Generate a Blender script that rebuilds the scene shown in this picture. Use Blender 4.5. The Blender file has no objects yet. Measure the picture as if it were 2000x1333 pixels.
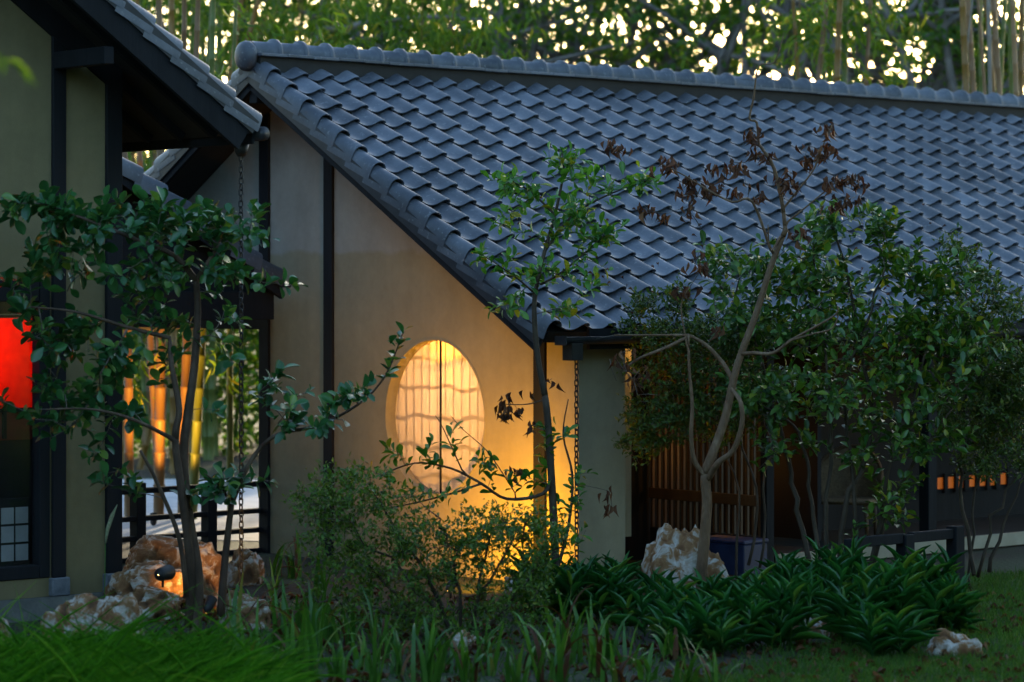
import bpy, bmesh, math, random
import numpy as np
from mathutils import Vector, Matrix, noise

# ------------------------------------------------------------------ basics
SC = bpy.context.scene
COL = SC.collection
F, CX, HZ, HC = 5415.0, 1000.0, 561.0, 2.5          # focal length in photo pixels, horizon row, eye height
random.seed(7); RNG = np.random.default_rng(11)
R = math.radians

# ------------------------------------------------------------------ camera
cam_d = bpy.data.cameras.new('camera'); cam = bpy.data.objects.new('camera', cam_d); COL.objects.link(cam)
cam.location = (0, 0, HC); cam.rotation_euler = (R(90), 0, 0)
cam_d.sensor_width = 36; cam_d.lens = F / 2000 * 36; cam_d.shift_y = -(666.5 - HZ) / 2000
cam_d.clip_start = 0.5; cam_d.clip_end = 3000
cam_d.dof.use_dof = True; cam_d.dof.focus_distance = 22.3; cam_d.dof.aperture_fstop = 1.7
SC.camera = cam

# ------------------------------------------------------------------ world, sun, exposure
SUN_EL, SUN_AZ = R(9), R(8)
W = bpy.data.worlds.new('World'); SC.world = W; W.use_nodes = True
nt = W.node_tree; bg = nt.nodes['Background']
sky = nt.nodes.new('ShaderNodeTexSky'); sky.sky_type = 'NISHITA'; sky.sun_disc = False
sky.sun_elevation = SUN_EL; sky.sun_rotation = SUN_AZ; sky.air_density = 1.2; sky.dust_density = 1.6; sky.ozone_density = 2.6
nt.links.new(sky.outputs[0], bg.inputs[0]); bg.inputs[1].default_value = 0.15
sd = bpy.data.lights.new('sun', 'SUN'); sun = bpy.data.objects.new('sun', sd); COL.objects.link(sun)
sd.energy = 2.5; sd.angle = R(2); sd.color = (1, .82, .55)
sun.rotation_euler = Vector((-math.sin(SUN_AZ) * math.cos(SUN_EL), -math.cos(SUN_AZ) * math.cos(SUN_EL), -math.sin(SUN_EL))).to_track_quat('-Z', 'Y').to_euler()
SC.view_settings.view_transform = 'Standard'; SC.view_settings.look = 'None'
SC.view_settings.exposure = 2.25; SC.view_settings.gamma = 1
SC.render.engine = 'CYCLES'
SC.cycles.use_denoising = True; SC.cycles.max_bounces = 5; SC.cycles.diffuse_bounces = 3; SC.cycles.glossy_bounces = 2; SC.cycles.transmission_bounces = 4; SC.cycles.transparent_max_bounces = 8; SC.cycles.use_adaptive_sampling = True; SC.cycles.adaptive_threshold = .025
SC.cycles.sample_clamp_indirect = 4

# ------------------------------------------------------------------ helpers
def P(px, py, D): return Vector(((px - CX) / F * D, D, HC - (py - HZ) / F * D))
def DG(py, z=0.0): return (HC - z) * F / (py - HZ)          # depth of a ground point seen at row py

def tag(o, label=None, cat=None, group=None, kind=None):
    if label: o['label'] = label
    if cat: o['category'] = cat
    if group: o['group'] = group
    if kind: o['kind'] = kind
    return o
def empty(name, loc=(0, 0, 0), rz=0.0):
    o = bpy.data.objects.new(name, None); COL.objects.link(o); o.location = loc; o.rotation_euler = (0, 0, rz)
    o.empty_display_size = .1
    return o
def link(name, me, parent=None, loc=None, rot=None):
    o = bpy.data.objects.new(name, me); COL.objects.link(o)
    if parent: o.parent = parent
    if loc is not None: o.location = loc
    if rot is not None: o.rotation_euler = rot
    return o

class MB:
    """collects shapes, builds ONE mesh object"""
    def __init__(s): s.v = []; s.f = []
    def add(s, vs, fs):
        n = len(s.v); s.v += [tuple(v) for v in vs]; s.f += [tuple(i + n for i in f) for f in fs]; return s
    def box(s, a, b, fr=None):
        x0, y0, z0 = a; x1, y1, z1 = b
        vs = [Vector(c) for c in ((x0,y0,z0),(x1,y0,z0),(x1,y1,z0),(x0,y1,z0),(x0,y0,z1),(x1,y0,z1),(x1,y1,z1),(x0,y1,z1))]
        if fr: vs = [fr @ v for v in vs]
        flip = (x1 - x0) * (y1 - y0) * (z1 - z0) < 0
        fs = [(0,3,2,1),(4,5,6,7),(0,1,5,4),(1,2,6,5),(2,3,7,6),(3,0,4,7)]
        return s.add(vs, [f[::-1] for f in fs] if flip else fs)
    def tube(s, pts, rad, n=6, cap=True):
        pts = [Vector(p) for p in pts]
        if not hasattr(rad, '__len__'): rad = [rad] * len(pts)
        vs = []; fs = []; up = Vector((.31, .17, .93)); m = len(pts)
        a = None
        for i, p in enumerate(pts):
            t = (pts[min(i+1, m-1)] - pts[max(i-1, 0)])
            t = t.normalized() if t.length > 1e-9 else Vector((0,0,1))
            if a is None:
                a = t.cross(up); a = a.normalized() if a.length > 1e-4 else t.orthogonal().normalized()
            else:
                a = (a - t * a.dot(t)); a = a.normalized() if a.length > 1e-6 else t.orthogonal().normalized()
            b = t.cross(a)
            for k in range(n):
                an = 2 * math.pi * k / n
                vs.append(p + (a * math.cos(an) + b * math.sin(an)) * rad[i])
        for i in range(m - 1):
            for k in range(n):
                k2 = (k + 1) % n
                fs.append((i*n+k, i*n+k2, (i+1)*n+k2, (i+1)*n+k))
        if cap: fs.append(tuple(range(n))[::-1]); fs.append(tuple((m-1)*n + k for k in range(n)))
        return s.add(vs, fs)
    def mesh(s, name, mat, smooth=False):
        me = bpy.data.meshes.new(name); me.from_pydata(s.v, [], s.f); me.validate()
        if mat: me.materials.append(mat)
        if smooth: me.polygons.foreach_set('use_smooth', [True] * len(me.polygons))
        me.update(); return me
    def build(s, name, mat, parent=None, smooth=False, loc=None, rot=None):
        return link(name, s.mesh(name, mat, smooth), parent, loc, rot)

def bevel_mesh(me, w=.006, seg=1):
    bm = bmesh.new(); bm.from_mesh(me)
    bmesh.ops.bevel(bm, geom=list(bm.edges), offset=w, segments=seg, affect='EDGES', clamp_overlap=True)
    bm.to_mesh(me); bm.free(); me.update(); return me
def bbox_part(name, a, b, mat, parent, w=.006):
    return link(name, bevel_mesh(MB().box(a, b).mesh(name, mat), w), parent)

# ------------------------------------------------------------------ materials
def newmat(name):
    m = bpy.data.materials.new(name); m.use_nodes = True
    nt = m.node_tree; return m, nt, nt.nodes['Principled BSDF']
def nd(nt, t, **kw):
    n = nt.nodes.new(t)
    for k, v in kw.items():
        if k in n.inputs: n.inputs[k].default_value = v
        else: setattr(n, k, v)
    return n
def noise_mat(name, cols, scale=6, rough=.7, bump=.0, bscale=None, spec=.4, detail=6, coord='Object', stretch=(1,1,1), bdist=.02, rr=.0):
    """cols: list of (position, colour)"""
    m, nt, bs = newmat(name); L = nt.links
    tc = nd(nt, 'ShaderNodeTexCoord'); mp = nd(nt, 'ShaderNodeMapping'); mp.inputs['Scale'].default_value = stretch
    L.new(tc.outputs[coord], mp.inputs[0])
    nz = nd(nt, 'ShaderNodeTexNoise'); nz.inputs['Scale'].default_value = scale; nz.inputs['Detail'].default_value = detail; nz.inputs['Roughness'].default_value = .62
    L.new(mp.outputs[0], nz.inputs['Vector'])
    cr = nd(nt, 'ShaderNodeValToRGB')
    el = cr.color_ramp.elements
    el[0].position, el[0].color = cols[0][0], (*cols[0][1], 1); el[1].position, el[1].color = cols[-1][0], (*cols[-1][1], 1)
    for p, c in cols[1:-1]:
        e = el.new(p); e.color = (*c, 1)
    L.new(nz.outputs[0], cr.inputs[0]); L.new(cr.outputs[0], bs.inputs['Base Color'])
    bs.inputs['Roughness'].default_value = rough; bs.inputs['Specular IOR Level'].default_value = spec
    if rr:
        ma = nd(nt, 'ShaderNodeMath'); ma.operation = 'MULTIPLY_ADD'; ma.inputs[1].default_value = rr; ma.inputs[2].default_value = rough - rr / 2
        L.new(nz.outputs[0], ma.inputs[0]); L.new(ma.outputs[0], bs.inputs['Roughness'])
    if bump:
        n2 = nd(nt, 'ShaderNodeTexNoise'); n2.inputs['Scale'].default_value = bscale or scale * 4; n2.inputs['Detail'].default_value = 5
        L.new(mp.outputs[0], n2.inputs['Vector'])
        bp = nd(nt, 'ShaderNodeBump'); bp.inputs['Strength'].default_value = bump; bp.inputs['Distance'].default_value = bdist
        L.new(n2.outputs[0], bp.inputs['Height']); L.new(bp.outputs[0], bs.inputs['Normal'])
    return m
def leaf_mat(name, a, b, c=None, rough=.35, transl=.25, spec=.5, tcol=None):
    m, nt, bs = newmat(name); L = nt.links
    at = nd(nt, 'ShaderNodeAttribute'); at.attribute_name = 'rnd'
    oi = nd(nt, 'ShaderNodeObjectInfo'); ad = nd(nt, 'ShaderNodeMath'); ad.operation = 'ADD'; fr = nd(nt, 'ShaderNodeMath'); fr.operation = 'FRACT'
    L.new(at.outputs['Fac'], ad.inputs[0]); L.new(oi.outputs['Random'], ad.inputs[1]); L.new(ad.outputs[0], fr.inputs[0])
    cr = nd(nt, 'ShaderNodeValToRGB'); e = cr.color_ramp.elements
    e[0].color = (*a, 1); e[1].color = (*b, 1); e[1].position = .85
    if c:
        q = e.new(1.0); q.color = (*c, 1)
    L.new(fr.outputs[0], cr.inputs[0]); L.new(cr.outputs[0], bs.inputs['Base Color'])
    bs.inputs['Roughness'].default_value = rough; bs.inputs['Specular IOR Level'].default_value = spec
    tr = nd(nt, 'ShaderNodeBsdfTranslucent'); mx = nd(nt, 'ShaderNodeMixShader'); mx.inputs[0].default_value = transl
    br = nd(nt, 'ShaderNodeMix', data_type='RGBA', blend_type='MULTIPLY'); br.inputs[0].default_value = 1
    L.new(cr.outputs[0], br.inputs[6]); br.inputs[7].default_value = (*(tcol or (1.6, 1.5, .6)), 1)
    L.new(br.outputs[2], tr.inputs[0])
    L.new(bs.outputs[0], mx.inputs[1]); L.new(tr.outputs[0], mx.inputs[2])
    L.new(mx.outputs[0], nt.nodes['Material Output'].inputs[0])
    return m
def emis(name, col, s):
    m, nt, bs = newmat(name); bs.inputs['Base Color'].default_value = (*col, 1)
    bs.inputs['Emission Color'].default_value = (*col, 1); bs.inputs['Emission Strength'].default_value = s; return m

def tile_mat():
    m, nt, bs = newmat('glazed_roof_tile'); L = nt.links
    tc = nd(nt, 'ShaderNodeTexCoord'); oi = nd(nt, 'ShaderNodeObjectInfo'); at = nd(nt, 'ShaderNodeAttribute'); at.attribute_name = 'rnd'
    geo = nd(nt, 'ShaderNodeNewGeometry')
    ad = nd(nt, 'ShaderNodeMath'); ad.operation = 'ADD'; fr = nd(nt, 'ShaderNodeMath'); fr.operation = 'FRACT'
    L.new(oi.outputs['Random'], ad.inputs[0]); L.new(at.outputs['Fac'], ad.inputs[1]); L.new(ad.outputs[0], fr.inputs[0])
    nz = nd(nt, 'ShaderNodeTexNoise'); nz.inputs['Scale'].default_value = 5; nz.inputs['Detail'].default_value = 7; nz.inputs['Roughness'].default_value = .65
    L.new(geo.outputs['Position'], nz.inputs['Vector'])
    cr = nd(nt, 'ShaderNodeValToRGB'); e = cr.color_ramp.elements
    e[0].position, e[0].color = .35, (.072, .080, .100, 1); e[1].position, e[1].color = .72, (.125, .136, .162, 1)
    L.new(nz.outputs[0], cr.inputs[0])
    mx = nd(nt, 'ShaderNodeMix', data_type='RGBA', blend_type='MULTIPLY'); mx.inputs[0].default_value = 1
    mr = nd(nt, 'ShaderNodeMapRange'); mr.inputs[3].default_value = .70; mr.inputs[4].default_value = 1.22
    L.new(fr.outputs[0], mr.inputs[0]); L.new(cr.outputs[0], mx.inputs[6]); L.new(mr.outputs[0], mx.inputs[7])
    # lichen and dust specks
    sp = nd(nt, 'ShaderNodeTexNoise'); sp.inputs['Scale'].default_value = 26; sp.inputs['Detail'].default_value = 5
    L.new(geo.outputs['Position'], sp.inputs['Vector'])
    sr = nd(nt, 'ShaderNodeMapRange'); sr.inputs[1].default_value = .60; sr.inputs[2].default_value = .74; sr.inputs[4].default_value = .5
    L.new(sp.outputs[0], sr.inputs[0])
    lg = nd(nt, 'ShaderNodeTexNoise'); lg.inputs['Scale'].default_value = .9; lg.inputs['Detail'].default_value = 4; L.new(geo.outputs['Position'], lg.inputs['Vector'])
    lm = nd(nt, 'ShaderNodeMapRange'); lm.inputs[1].default_value = .35; lm.inputs[2].default_value = .68; lm.inputs[3].default_value = .74; lm.inputs[4].default_value = 1.2; L.new(lg.outputs[0], lm.inputs[0])
    m0 = nd(nt, 'ShaderNodeMix', data_type='RGBA', blend_type='MULTIPLY'); m0.inputs[0].default_value = 1; L.new(mx.outputs[2], m0.inputs[6]); L.new(lm.outputs[0], m0.inputs[7]); mx = m0
    m2 = nd(nt, 'ShaderNodeMix', data_type='RGBA'); L.new(sr.outputs[0], m2.inputs[0]); L.new(mx.outputs[2], m2.inputs[6]); m2.inputs[7].default_value = (.26, .27, .28, 1)
    L.new(m2.outputs[2], bs.inputs['Base Color'])
    ro = nd(nt, 'ShaderNodeMapRange'); ro.inputs[3].default_value = .36; ro.inputs[4].default_value = .58; L.new(nz.outputs[0], ro.inputs[0]); L.new(ro.outputs[0], bs.inputs['Roughness'])
    bs.inputs['Specular IOR Level'].default_value = .5
    bp = nd(nt, 'ShaderNodeBump'); bp.inputs['Strength'].default_value = .12; bp.inputs['Distance'].default_value = .01
    L.new(sp.outputs[0], bp.inputs['Height']); L.new(bp.outputs[0], bs.inputs['Normal'])
    return m

def plaster_mat(name='olive_grey_plaster', low=(.285, .252, .168, 1), high=(.325, .305, .26, 1)):
    m, nt, bs = newmat(name); L = nt.links
    tc = nd(nt, 'ShaderNodeTexCoord'); sx = nd(nt, 'ShaderNodeSeparateXYZ'); L.new(tc.outputs['Object'], sx.inputs[0])
    n1 = nd(nt, 'ShaderNodeTexNoise'); n1.inputs['Scale'].default_value = 1.6; n1.inputs['Detail'].default_value = 6; L.new(tc.outputs['Object'], n1.inputs['Vector'])
    n3 = nd(nt, 'ShaderNodeTexNoise'); n3.inputs['Scale'].default_value = 60; n3.inputs['Detail'].default_value = 4; L.new(tc.outputs['Object'], n3.inputs['Vector'])
    # repainted lower zone with a rough rolled edge
    z2 = nd(nt, 'ShaderNodeMath'); z2.operation = 'MULTIPLY_ADD'; z2.inputs[1].default_value = .30; L.new(n1.outputs[0], z2.inputs[0]); L.new(sx.outputs[2], z2.inputs[2])
    st = nd(nt, 'ShaderNodeMapRange'); st.inputs[1].default_value = 2.95; st.inputs[2].default_value = 2.99; L.new(z2.outputs[0], st.inputs[0])
    c1 = nd(nt, 'ShaderNodeMix', data_type='RGBA'); L.new(st.outputs[0], c1.inputs[0]); c1.inputs[6].default_value = low; c1.inputs[7].default_value = high
    mr = nd(nt, 'ShaderNodeMapRange'); mr.inputs[1].default_value = .3; mr.inputs[2].default_value = .7; mr.inputs[3].default_value = .86; mr.inputs[4].default_value = 1.08; L.new(n1.outputs[0], mr.inputs[0])
    mu = nd(nt, 'ShaderNodeMix', data_type='RGBA', blend_type='MULTIPLY'); mu.inputs[0].default_value = 1; L.new(c1.outputs[2], mu.inputs[6]); L.new(mr.outputs[0], mu.inputs[7])
    mp = nd(nt, 'ShaderNodeMapping'); mp.inputs['Scale'].default_value = (7, 7, .55); L.new(tc.outputs['Object'], mp.inputs[0])
    n4 = nd(nt, 'ShaderNodeTexNoise'); n4.inputs['Scale'].default_value = 1.0; n4.inputs['Detail'].default_value = 7; L.new(mp.outputs[0], n4.inputs['Vector'])
    sr = nd(nt, 'ShaderNodeMapRange'); sr.inputs[1].default_value = .35; sr.inputs[2].default_value = .72; sr.inputs[3].default_value = 1.02; sr.inputs[4].default_value = .94; L.new(n4.outputs[0], sr.inputs[0])
    n5 = nd(nt, 'ShaderNodeTexNoise'); n5.inputs['Scale'].default_value = 9; n5.inputs['Detail'].default_value = 9; n5.inputs['Roughness'].default_value = .75; L.new(tc.outputs['Object'], n5.inputs['Vector'])
    s5 = nd(nt, 'ShaderNodeMapRange'); s5.inputs[1].default_value = .3; s5.inputs[2].default_value = .7; s5.inputs[3].default_value = .90; s5.inputs[4].default_value = 1.08; L.new(n5.outputs[0], s5.inputs[0])
    m4 = nd(nt, 'ShaderNodeMix', data_type='RGBA', blend_type='MULTIPLY'); m4.inputs[0].default_value = 1; L.new(mu.outputs[2], m4.inputs[6]); L.new(sr.outputs[0], m4.inputs[7])
    m5 = nd(nt, 'ShaderNodeMix', data_type='RGBA', blend_type='MULTIPLY'); m5.inputs[0].default_value = 1; L.new(m4.outputs[2], m5.inputs[6]); L.new(s5.outputs[0], m5.inputs[7])
    L.new(m5.outputs[2], bs.inputs['Base Color']); bs.inputs['Roughness'].default_value = .82; bs.inputs['Specular IOR Level'].default_value = .25
    bp = nd(nt, 'ShaderNodeBump'); bp.inputs['Strength'].default_value = .25; bp.inputs['Distance'].default_value = .004
    L.new(n3.outputs[0], bp.inputs['Height']); L.new(bp.outputs[0], bs.inputs['Normal'])
    return m

def rock_mat():
    m, nt, bs = newmat('weathered_limestone'); L = nt.links
    tc = nd(nt, 'ShaderNodeTexCoord')
    a = nd(nt, 'ShaderNodeTexNoise'); a.inputs['Scale'].default_value = 8.0; a.inputs['Detail'].default_value = 8; a.inputs['Roughness'].default_value = .68; a.inputs['Distortion'].default_value = .6
    L.new(tc.outputs['Object'], a.inputs['Vector'])
    at = nd(nt, 'ShaderNodeAttribute'); at.attribute_name = 'pit'
    ad = nd(nt, 'ShaderNodeMath'); ad.operation = 'MULTIPLY_ADD'; ad.inputs[1].default_value = .42; L.new(at.outputs['Fac'], ad.inputs[0]); L.new(a.outputs[0], ad.inputs[2])
    cr = nd(nt, 'ShaderNodeValToRGB'); e = cr.color_ramp.elements
    e[0].position, e[0].color = .36, (.52, .48, .43, 1); e[1].position, e[1].color = .86, (.10, .055, .03, 1)
    for p, c in ((.47, (.38, .31, .25)), (.52, (.26, .14, .065)), (.64, (.17, .08, .035))):
        q = e.new(p); q.color = (*c, 1)
    L.new(ad.outputs[0], cr.inputs[0]); L.new(cr.outputs[0], bs.inputs['Base Color']); bs.inputs['Roughness'].default_value = .9; bs.inputs['Specular IOR Level'].default_value = .2
    b = nd(nt, 'ShaderNodeTexNoise'); b.inputs['Scale'].default_value = 28; b.inputs['Detail'].default_value = 7; L.new(tc.outputs['Object'], b.inputs['Vector'])
    bp = nd(nt, 'ShaderNodeBump'); bp.inputs['Strength'].default_value = .6; bp.inputs['Distance'].default_value = .02
    L.new(b.outputs[0], bp.inputs['Height']); L.new(bp.outputs[0], bs.inputs['Normal'])
    return m

M = {}
M['tile'] = tile_mat()
M['plaster'] = plaster_mat()
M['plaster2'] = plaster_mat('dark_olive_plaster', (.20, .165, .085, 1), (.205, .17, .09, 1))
M['rock'] = rock_mat()
M['dark_wood'] = noise_mat('dark_stained_timber', [(.3, (.007, .008, .010)), (.7, (.014, .015, .018))], 5, .75, .15, 30, spec=.2, stretch=(1, 1, .15))
M['soffit'] = noise_mat('soffit_boards', [(.3, (.012, .011, .011)), (.7, (.024, .022, .020))], 4, .7)
M['gutter'] = noise_mat('dark_gutter_metal', [(.3, (.018, .02, .026)), (.7, (.04, .042, .05))], 6, .42)
M['iron'] = noise_mat('black_iron', [(.3, (.012, .012, .013)), (.7, (.03, .028, .026))], 12, .5)
M['footing'] = noise_mat('grey_footing_stone', [(.3, (.09, .10, .115)), (.7, (.17, .18, .20))], 14, .8, .2, 60)
M['plinth'] = noise_mat('concrete_plinth', [(.3, (.10, .10, .09)), (.7, (.19, .185, .165))], 5, .9, .3, 50)
M['fascia'] = noise_mat('beige_render', [(.3, (.28, .25, .18)), (.7, (.40, .36, .27))], 4, .85)
M['slat'] = noise_mat('cedar_slat', [(.3, (.055, .028, .012)), (.7, (.11, .06, .026))], 6, .6, .1, 40, stretch=(1, 1, .1))
M['path'] = noise_mat('pale_paving', [(.3, (.42, .41, .43)), (.7, (.58, .57, .58))], 3, .85, .2, 30)
M['bark'] = noise_mat('smooth_brown_bark', [(.28, (.03, .018, .010)), (.5, (.075, .044, .026)), (.75, (.16, .11, .07))], 9, .75, .5, 40, stretch=(1, 1, .35))
M['bark_grey'] = noise_mat('grey_brown_bark', [(.28, (.025, .018, .011)), (.55, (.062, .044, .028)), (.8, (.15, .115, .08))], 7, .8, .5, 30, stretch=(1, 1, .4))
M['bark_pale'] = noise_mat('mottled_pale_bark', [(.28, (.06, .032, .015)), (.45, (.13, .072, .036)), (.6, (.17, .10, .055)), (.75, (.30, .21, .13))], 11, .7, .6, 45, stretch=(1, 1, .4))
M['bark_far'] = noise_mat('grey_fig_bark', [(.25, (.07, .065, .065)), (.55, (.15, .14, .14)), (.8, (.28, .26, .26))], 2.5, .85, .4, 14)
M['twig'] = noise_mat('thin_twig_bark', [(.3, (.06, .048, .038)), (.7, (.17, .14, .115))], 8, .75)
M['leafA'] = leaf_mat('glossy_dark_leaf', (.014, .075, .024), (.040, .150, .040), (.15, .26, .04), .30, .2, .55)
M['leafC'] = leaf_mat('glossy_mid_leaf', (.03, .12, .018), (.09, .25, .03), (.30, .27, .02), .32, .28, .5)
M['leafE'] = leaf_mat('glossy_deep_leaf', (.018, .070, .014), (.085, .19, .022), (.26, .26, .025), .32, .24, .5)
M['dry'] = leaf_mat('dry_brown_leaf', (.05, .022, .012), (.13, .055, .025), (.19, .095, .045), .7, .2, .2, (1.4, .9, .5))
M['fine'] = leaf_mat('small_bush_leaf', (.03, .085, .010), (.10, .20, .018), (.17, .20, .03), .42, .25, .4)
M['fine_dark'] = leaf_mat('small_dark_leaf', (.022, .06, .010), (.08, .135, .018), (.13, .12, .025), .45, .25, .4)
M['strap'] = leaf_mat('strap_leaf', (.03, .10, .014), (.075, .20, .024), (.20, .20, .05), .40, .25, .4)
M['lance'] = leaf_mat('lance_leaf', (.010, .072, .018), (.034, .16, .030), (.13, .24, .03), .32, .2, .45)
M['grass'] = leaf_mat('fine_grass', (.03, .14, .010), (.11, .34, .025), (.22, .38, .05), .45, .35, .35)
M['lawn'] = leaf_mat('lawn_grass', (.025, .085, .010), (.07, .17, .02), (.14, .15, .04), .55, .3, .3)
M['bamboo_leaf'] = leaf_mat('bamboo_leaf', (.05, .13, .012), (.15, .25, .02), (.34, .30, .03), .42, .45, .35, (1.5, 1.4, .5))
M['far_leaf'] = leaf_mat('far_tree_leaf', (.03, .09, .014), (.09, .19, .025), (.22, .27, .03), .45, .45, .3)
M['culm_gold'] = noise_mat('golden_bamboo', [(.3, (.10, .05, .008)), (.7, (.22, .115, .016))], 3, .45, stretch=(1, 1, .1))
M['culm_tan'] = noise_mat('tan_bamboo', [(.3, (.12, .062, .024)), (.7, (.25, .145, .065))], 3, .5, stretch=(1, 1, .1))
M['culm_green'] = noise_mat('green_bamboo', [(.3, (.06, .085, .015)), (.7, (.14, .17, .03))], 3, .45, stretch=(1, 1, .1))
M['culm_grey'] = noise_mat('grey_bamboo', [(.3, (.14, .12, .10)), (.7, (.25, .22, .19))], 3, .6, stretch=(1, 1, .1))
M['soil'] = None

# ------------------------------------------------------------------ ground
def soil_mat():
    m, nt, bs = newmat('garden_soil'); L = nt.links
    geo = nd(nt, 'ShaderNodeNewGeometry')
    a = nd(nt, 'ShaderNodeTexNoise'); a.inputs['Scale'].default_value = .9; a.inputs['Detail'].default_value = 8; L.new(geo.outputs['Position'], a.inputs['Vector'])
    b = nd(nt, 'ShaderNodeTexNoise'); b.inputs['Scale'].default_value = 24; b.inputs['Detail'].default_value = 8; L.new(geo.outputs['Position'], b.inputs['Vector'])
    cr = nd(nt, 'ShaderNodeValToRGB'); e = cr.color_ramp.elements
    e[0].position, e[0].color = .3, (.014, .009, .006, 1); e[1].position, e[1].color = .75, (.06, .043, .028, 1); q = e.new(.55); q.color = (.028, .02, .013, 1)
    L.new(b.outputs[0], cr.inputs[0])
    ms = nd(nt, 'ShaderNodeMapRange'); ms.inputs[1].default_value = .42; ms.inputs[2].default_value = .62; ms.inputs[4].default_value = .75; L.new(a.outputs[0], ms.inputs[0])
    mx = nd(nt, 'ShaderNodeMix', data_type='RGBA'); L.new(ms.outputs[0], mx.inputs[0]); L.new(cr.outputs[0], mx.inputs[6]); mx.inputs[7].default_value = (.022, .045, .012, 1)
    L.new(mx.outputs[2], bs.inputs['Base Color']); bs.inputs['Roughness'].default_value = .95
    bp = nd(nt, 'ShaderNodeBump'); bp.inputs['Strength'].default_value = .7; bp.inputs['Distance'].default_value = .03; L.new(b.outputs[0], bp.inputs['Height']); L.new(bp.outputs[0], bs.inputs['Normal'])
    return m
M['soil'] = soil_mat()
def gz(x, y):
    """ground height"""
    z = .03 * noise.noise(Vector((x * .9, y * .9, 0))) + .012 * noise.noise(Vector((x * 3, y * 3, 4)))
    z += .10 * math.exp(-(((x + 2.9) / 1.3) ** 2 + ((y - 16.6) / 1.5) ** 2))
    w = max(0, 1 - max(0, abs(x) - 9) / 4) * max(0, 1 - max(0, y - 24) / 3)
    return z * min(1, w)
xs = [-900, -300, -90, -40, -20] + list(np.linspace(-12, 12, 97)) + [20, 40, 90, 300, 900]
ys = [-900, -200, -60, -10, 4] + list(np.linspace(10, 30, 81)) + [38, 50, 80, 160, 400, 1500]
g = MB(); gv = [(x, y, gz(x, y)) for y in ys for x in xs]; nx = len(xs)
g.add(gv, [(j*nx+i, j*nx+i+1, (j+1)*nx+i+1, (j+1)*nx+i) for j in range(len(ys)-1) for i in range(nx-1)])
tag(g.build('ground', M['soil'], smooth=True), kind='structure')

# ------------------------------------------------------------------ the two house frames
TP = 0.300; RP = 0.2926; PIT = R(30.88); CP, SP, TT = math.cos(PIT), math.sin(PIT), math.tan(PIT)
ANG = math.atan2(.6645, .7473)
U = Vector((.7473, .6645, 0)); V = Vector((.6645, -.7473, 0))
O = Vector((-1.860, 25.449, 0)); Z0 = HC + 1.963           # tip of the top tile row, first column
VR = -0.30                                                    # ridge line
def lc(u, v, z): return Vector((u, -v, z))
def wv(px, u):                                                # v on the plane u=const seen at column px
    k = (px - CX) / F; a = O + U * u
    return (k * a.y - a.x) / (V.x - k * V.y)
def wu(px, v):
    k = (px - CX) / F; a = O + V * v
    return (k * a.y - a.x) / (U.x - k * U.y)
def wz(py, u, v): return HC - (py - HZ) / F * (O + U * u + V * v).y
def plane_z(v): return Z0 - abs(v - VR) * TT + abs(VR) * TT   # surface of tile tips, both slopes

house = empty('house', O, ANG)
tag(house, 'plastered house with dark grey tiled gable roof and glowing round window', 'house')
UW = 0.10; VC = wv(1130, UW); UEND = 12.3; VE = 15 * RP * CP
VLEFT = -4.05; UVG = -.47

# ---- gable wall with round opening
WT = .10
vc_, = (wv(848, UW),); zc_ = wz(815, UW, vc_); RAD = .69
def under(v): return plane_z(v) - .24
def wall_with_hole():
    v0 = wv(511, UW)
    outline = [(VC, -.05), (VC, under(VC)), (VR, under(VR)), (VLEFT, under(VLEFT)), (VLEFT, 2.12), (v0, 2.12), (v0, -.05)]
    bm = bmesh.new()
    def loop(pts):
        vs = [bm.verts.new(lc(UW, a, b)) for a, b in pts]
        return [bm.edges.new((vs[i], vs[(i + 1) % len(vs)])) for i in range(len(vs))]
    e = loop(outline) + loop([(vc_ + RAD * math.cos(t), zc_ + RAD * math.sin(t)) for t in np.linspace(0, 2 * math.pi, 72, endpoint=False)])
    bmesh.ops.triangle_fill(bm, edges=e, use_beauty=True)
    r = bmesh.ops.extrude_face_region(bm, geom=list(bm.faces))
    for v in [x for x in r['geom'] if isinstance(x, bmesh.types.BMVert)]: v.co.x += WT
    bmesh.ops.recalc_face_normals(bm, faces=list(bm.faces))
    me = bpy.data.meshes.new('wall'); bm.to_mesh(me); bm.free(); me.materials.append(M['plaster']); return me
link('gable_wall', wall_with_hole(), house)
# return wall and porch
uR = wu(1221, VC)
MB().box(lc(UW + WT, VC - .14, -.05), lc(uR, VC, 2.13)).build('front_wall', M['plaster'], house)
VB = 2.05                                                      # back of the porch
MB().box(lc(uR, VB - .1, -.05), lc(UEND, VB, 2.95)).build('porch_wall', M['dark_wood'], house)
MB().box(lc(uR - .1, VB, -.05), lc(uR - .002, VC - .142, 2.13)).build('porch_side_wall', M['dark_wood'], house)
MB().box(lc(uR, VB, 2.08), lc(UEND, VC + .1, 2.11)).build('porch_ceiling', M['soffit'], house)
# posts on the gable wall
for a, b, zt, zb in ((510, 528, None, -.02), (636, 653, None, -.02), (1046, 1068, None, -.02)):
    va, vb = wv(a, UW), wv(b, UW)
    bbox_part('post', lc(UW - .03, vb, zb), lc(UW + .05, va, under((va + vb) / 2) + .03), M['dark_wood'], house, .004)
v5 = wv(511, UW)
bbox_part('lintel', lc(UW - .025, v5 - .002, 2.10), lc(UW + WT + .02, VLEFT, 2.27), M['dark_wood'], house)
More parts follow.
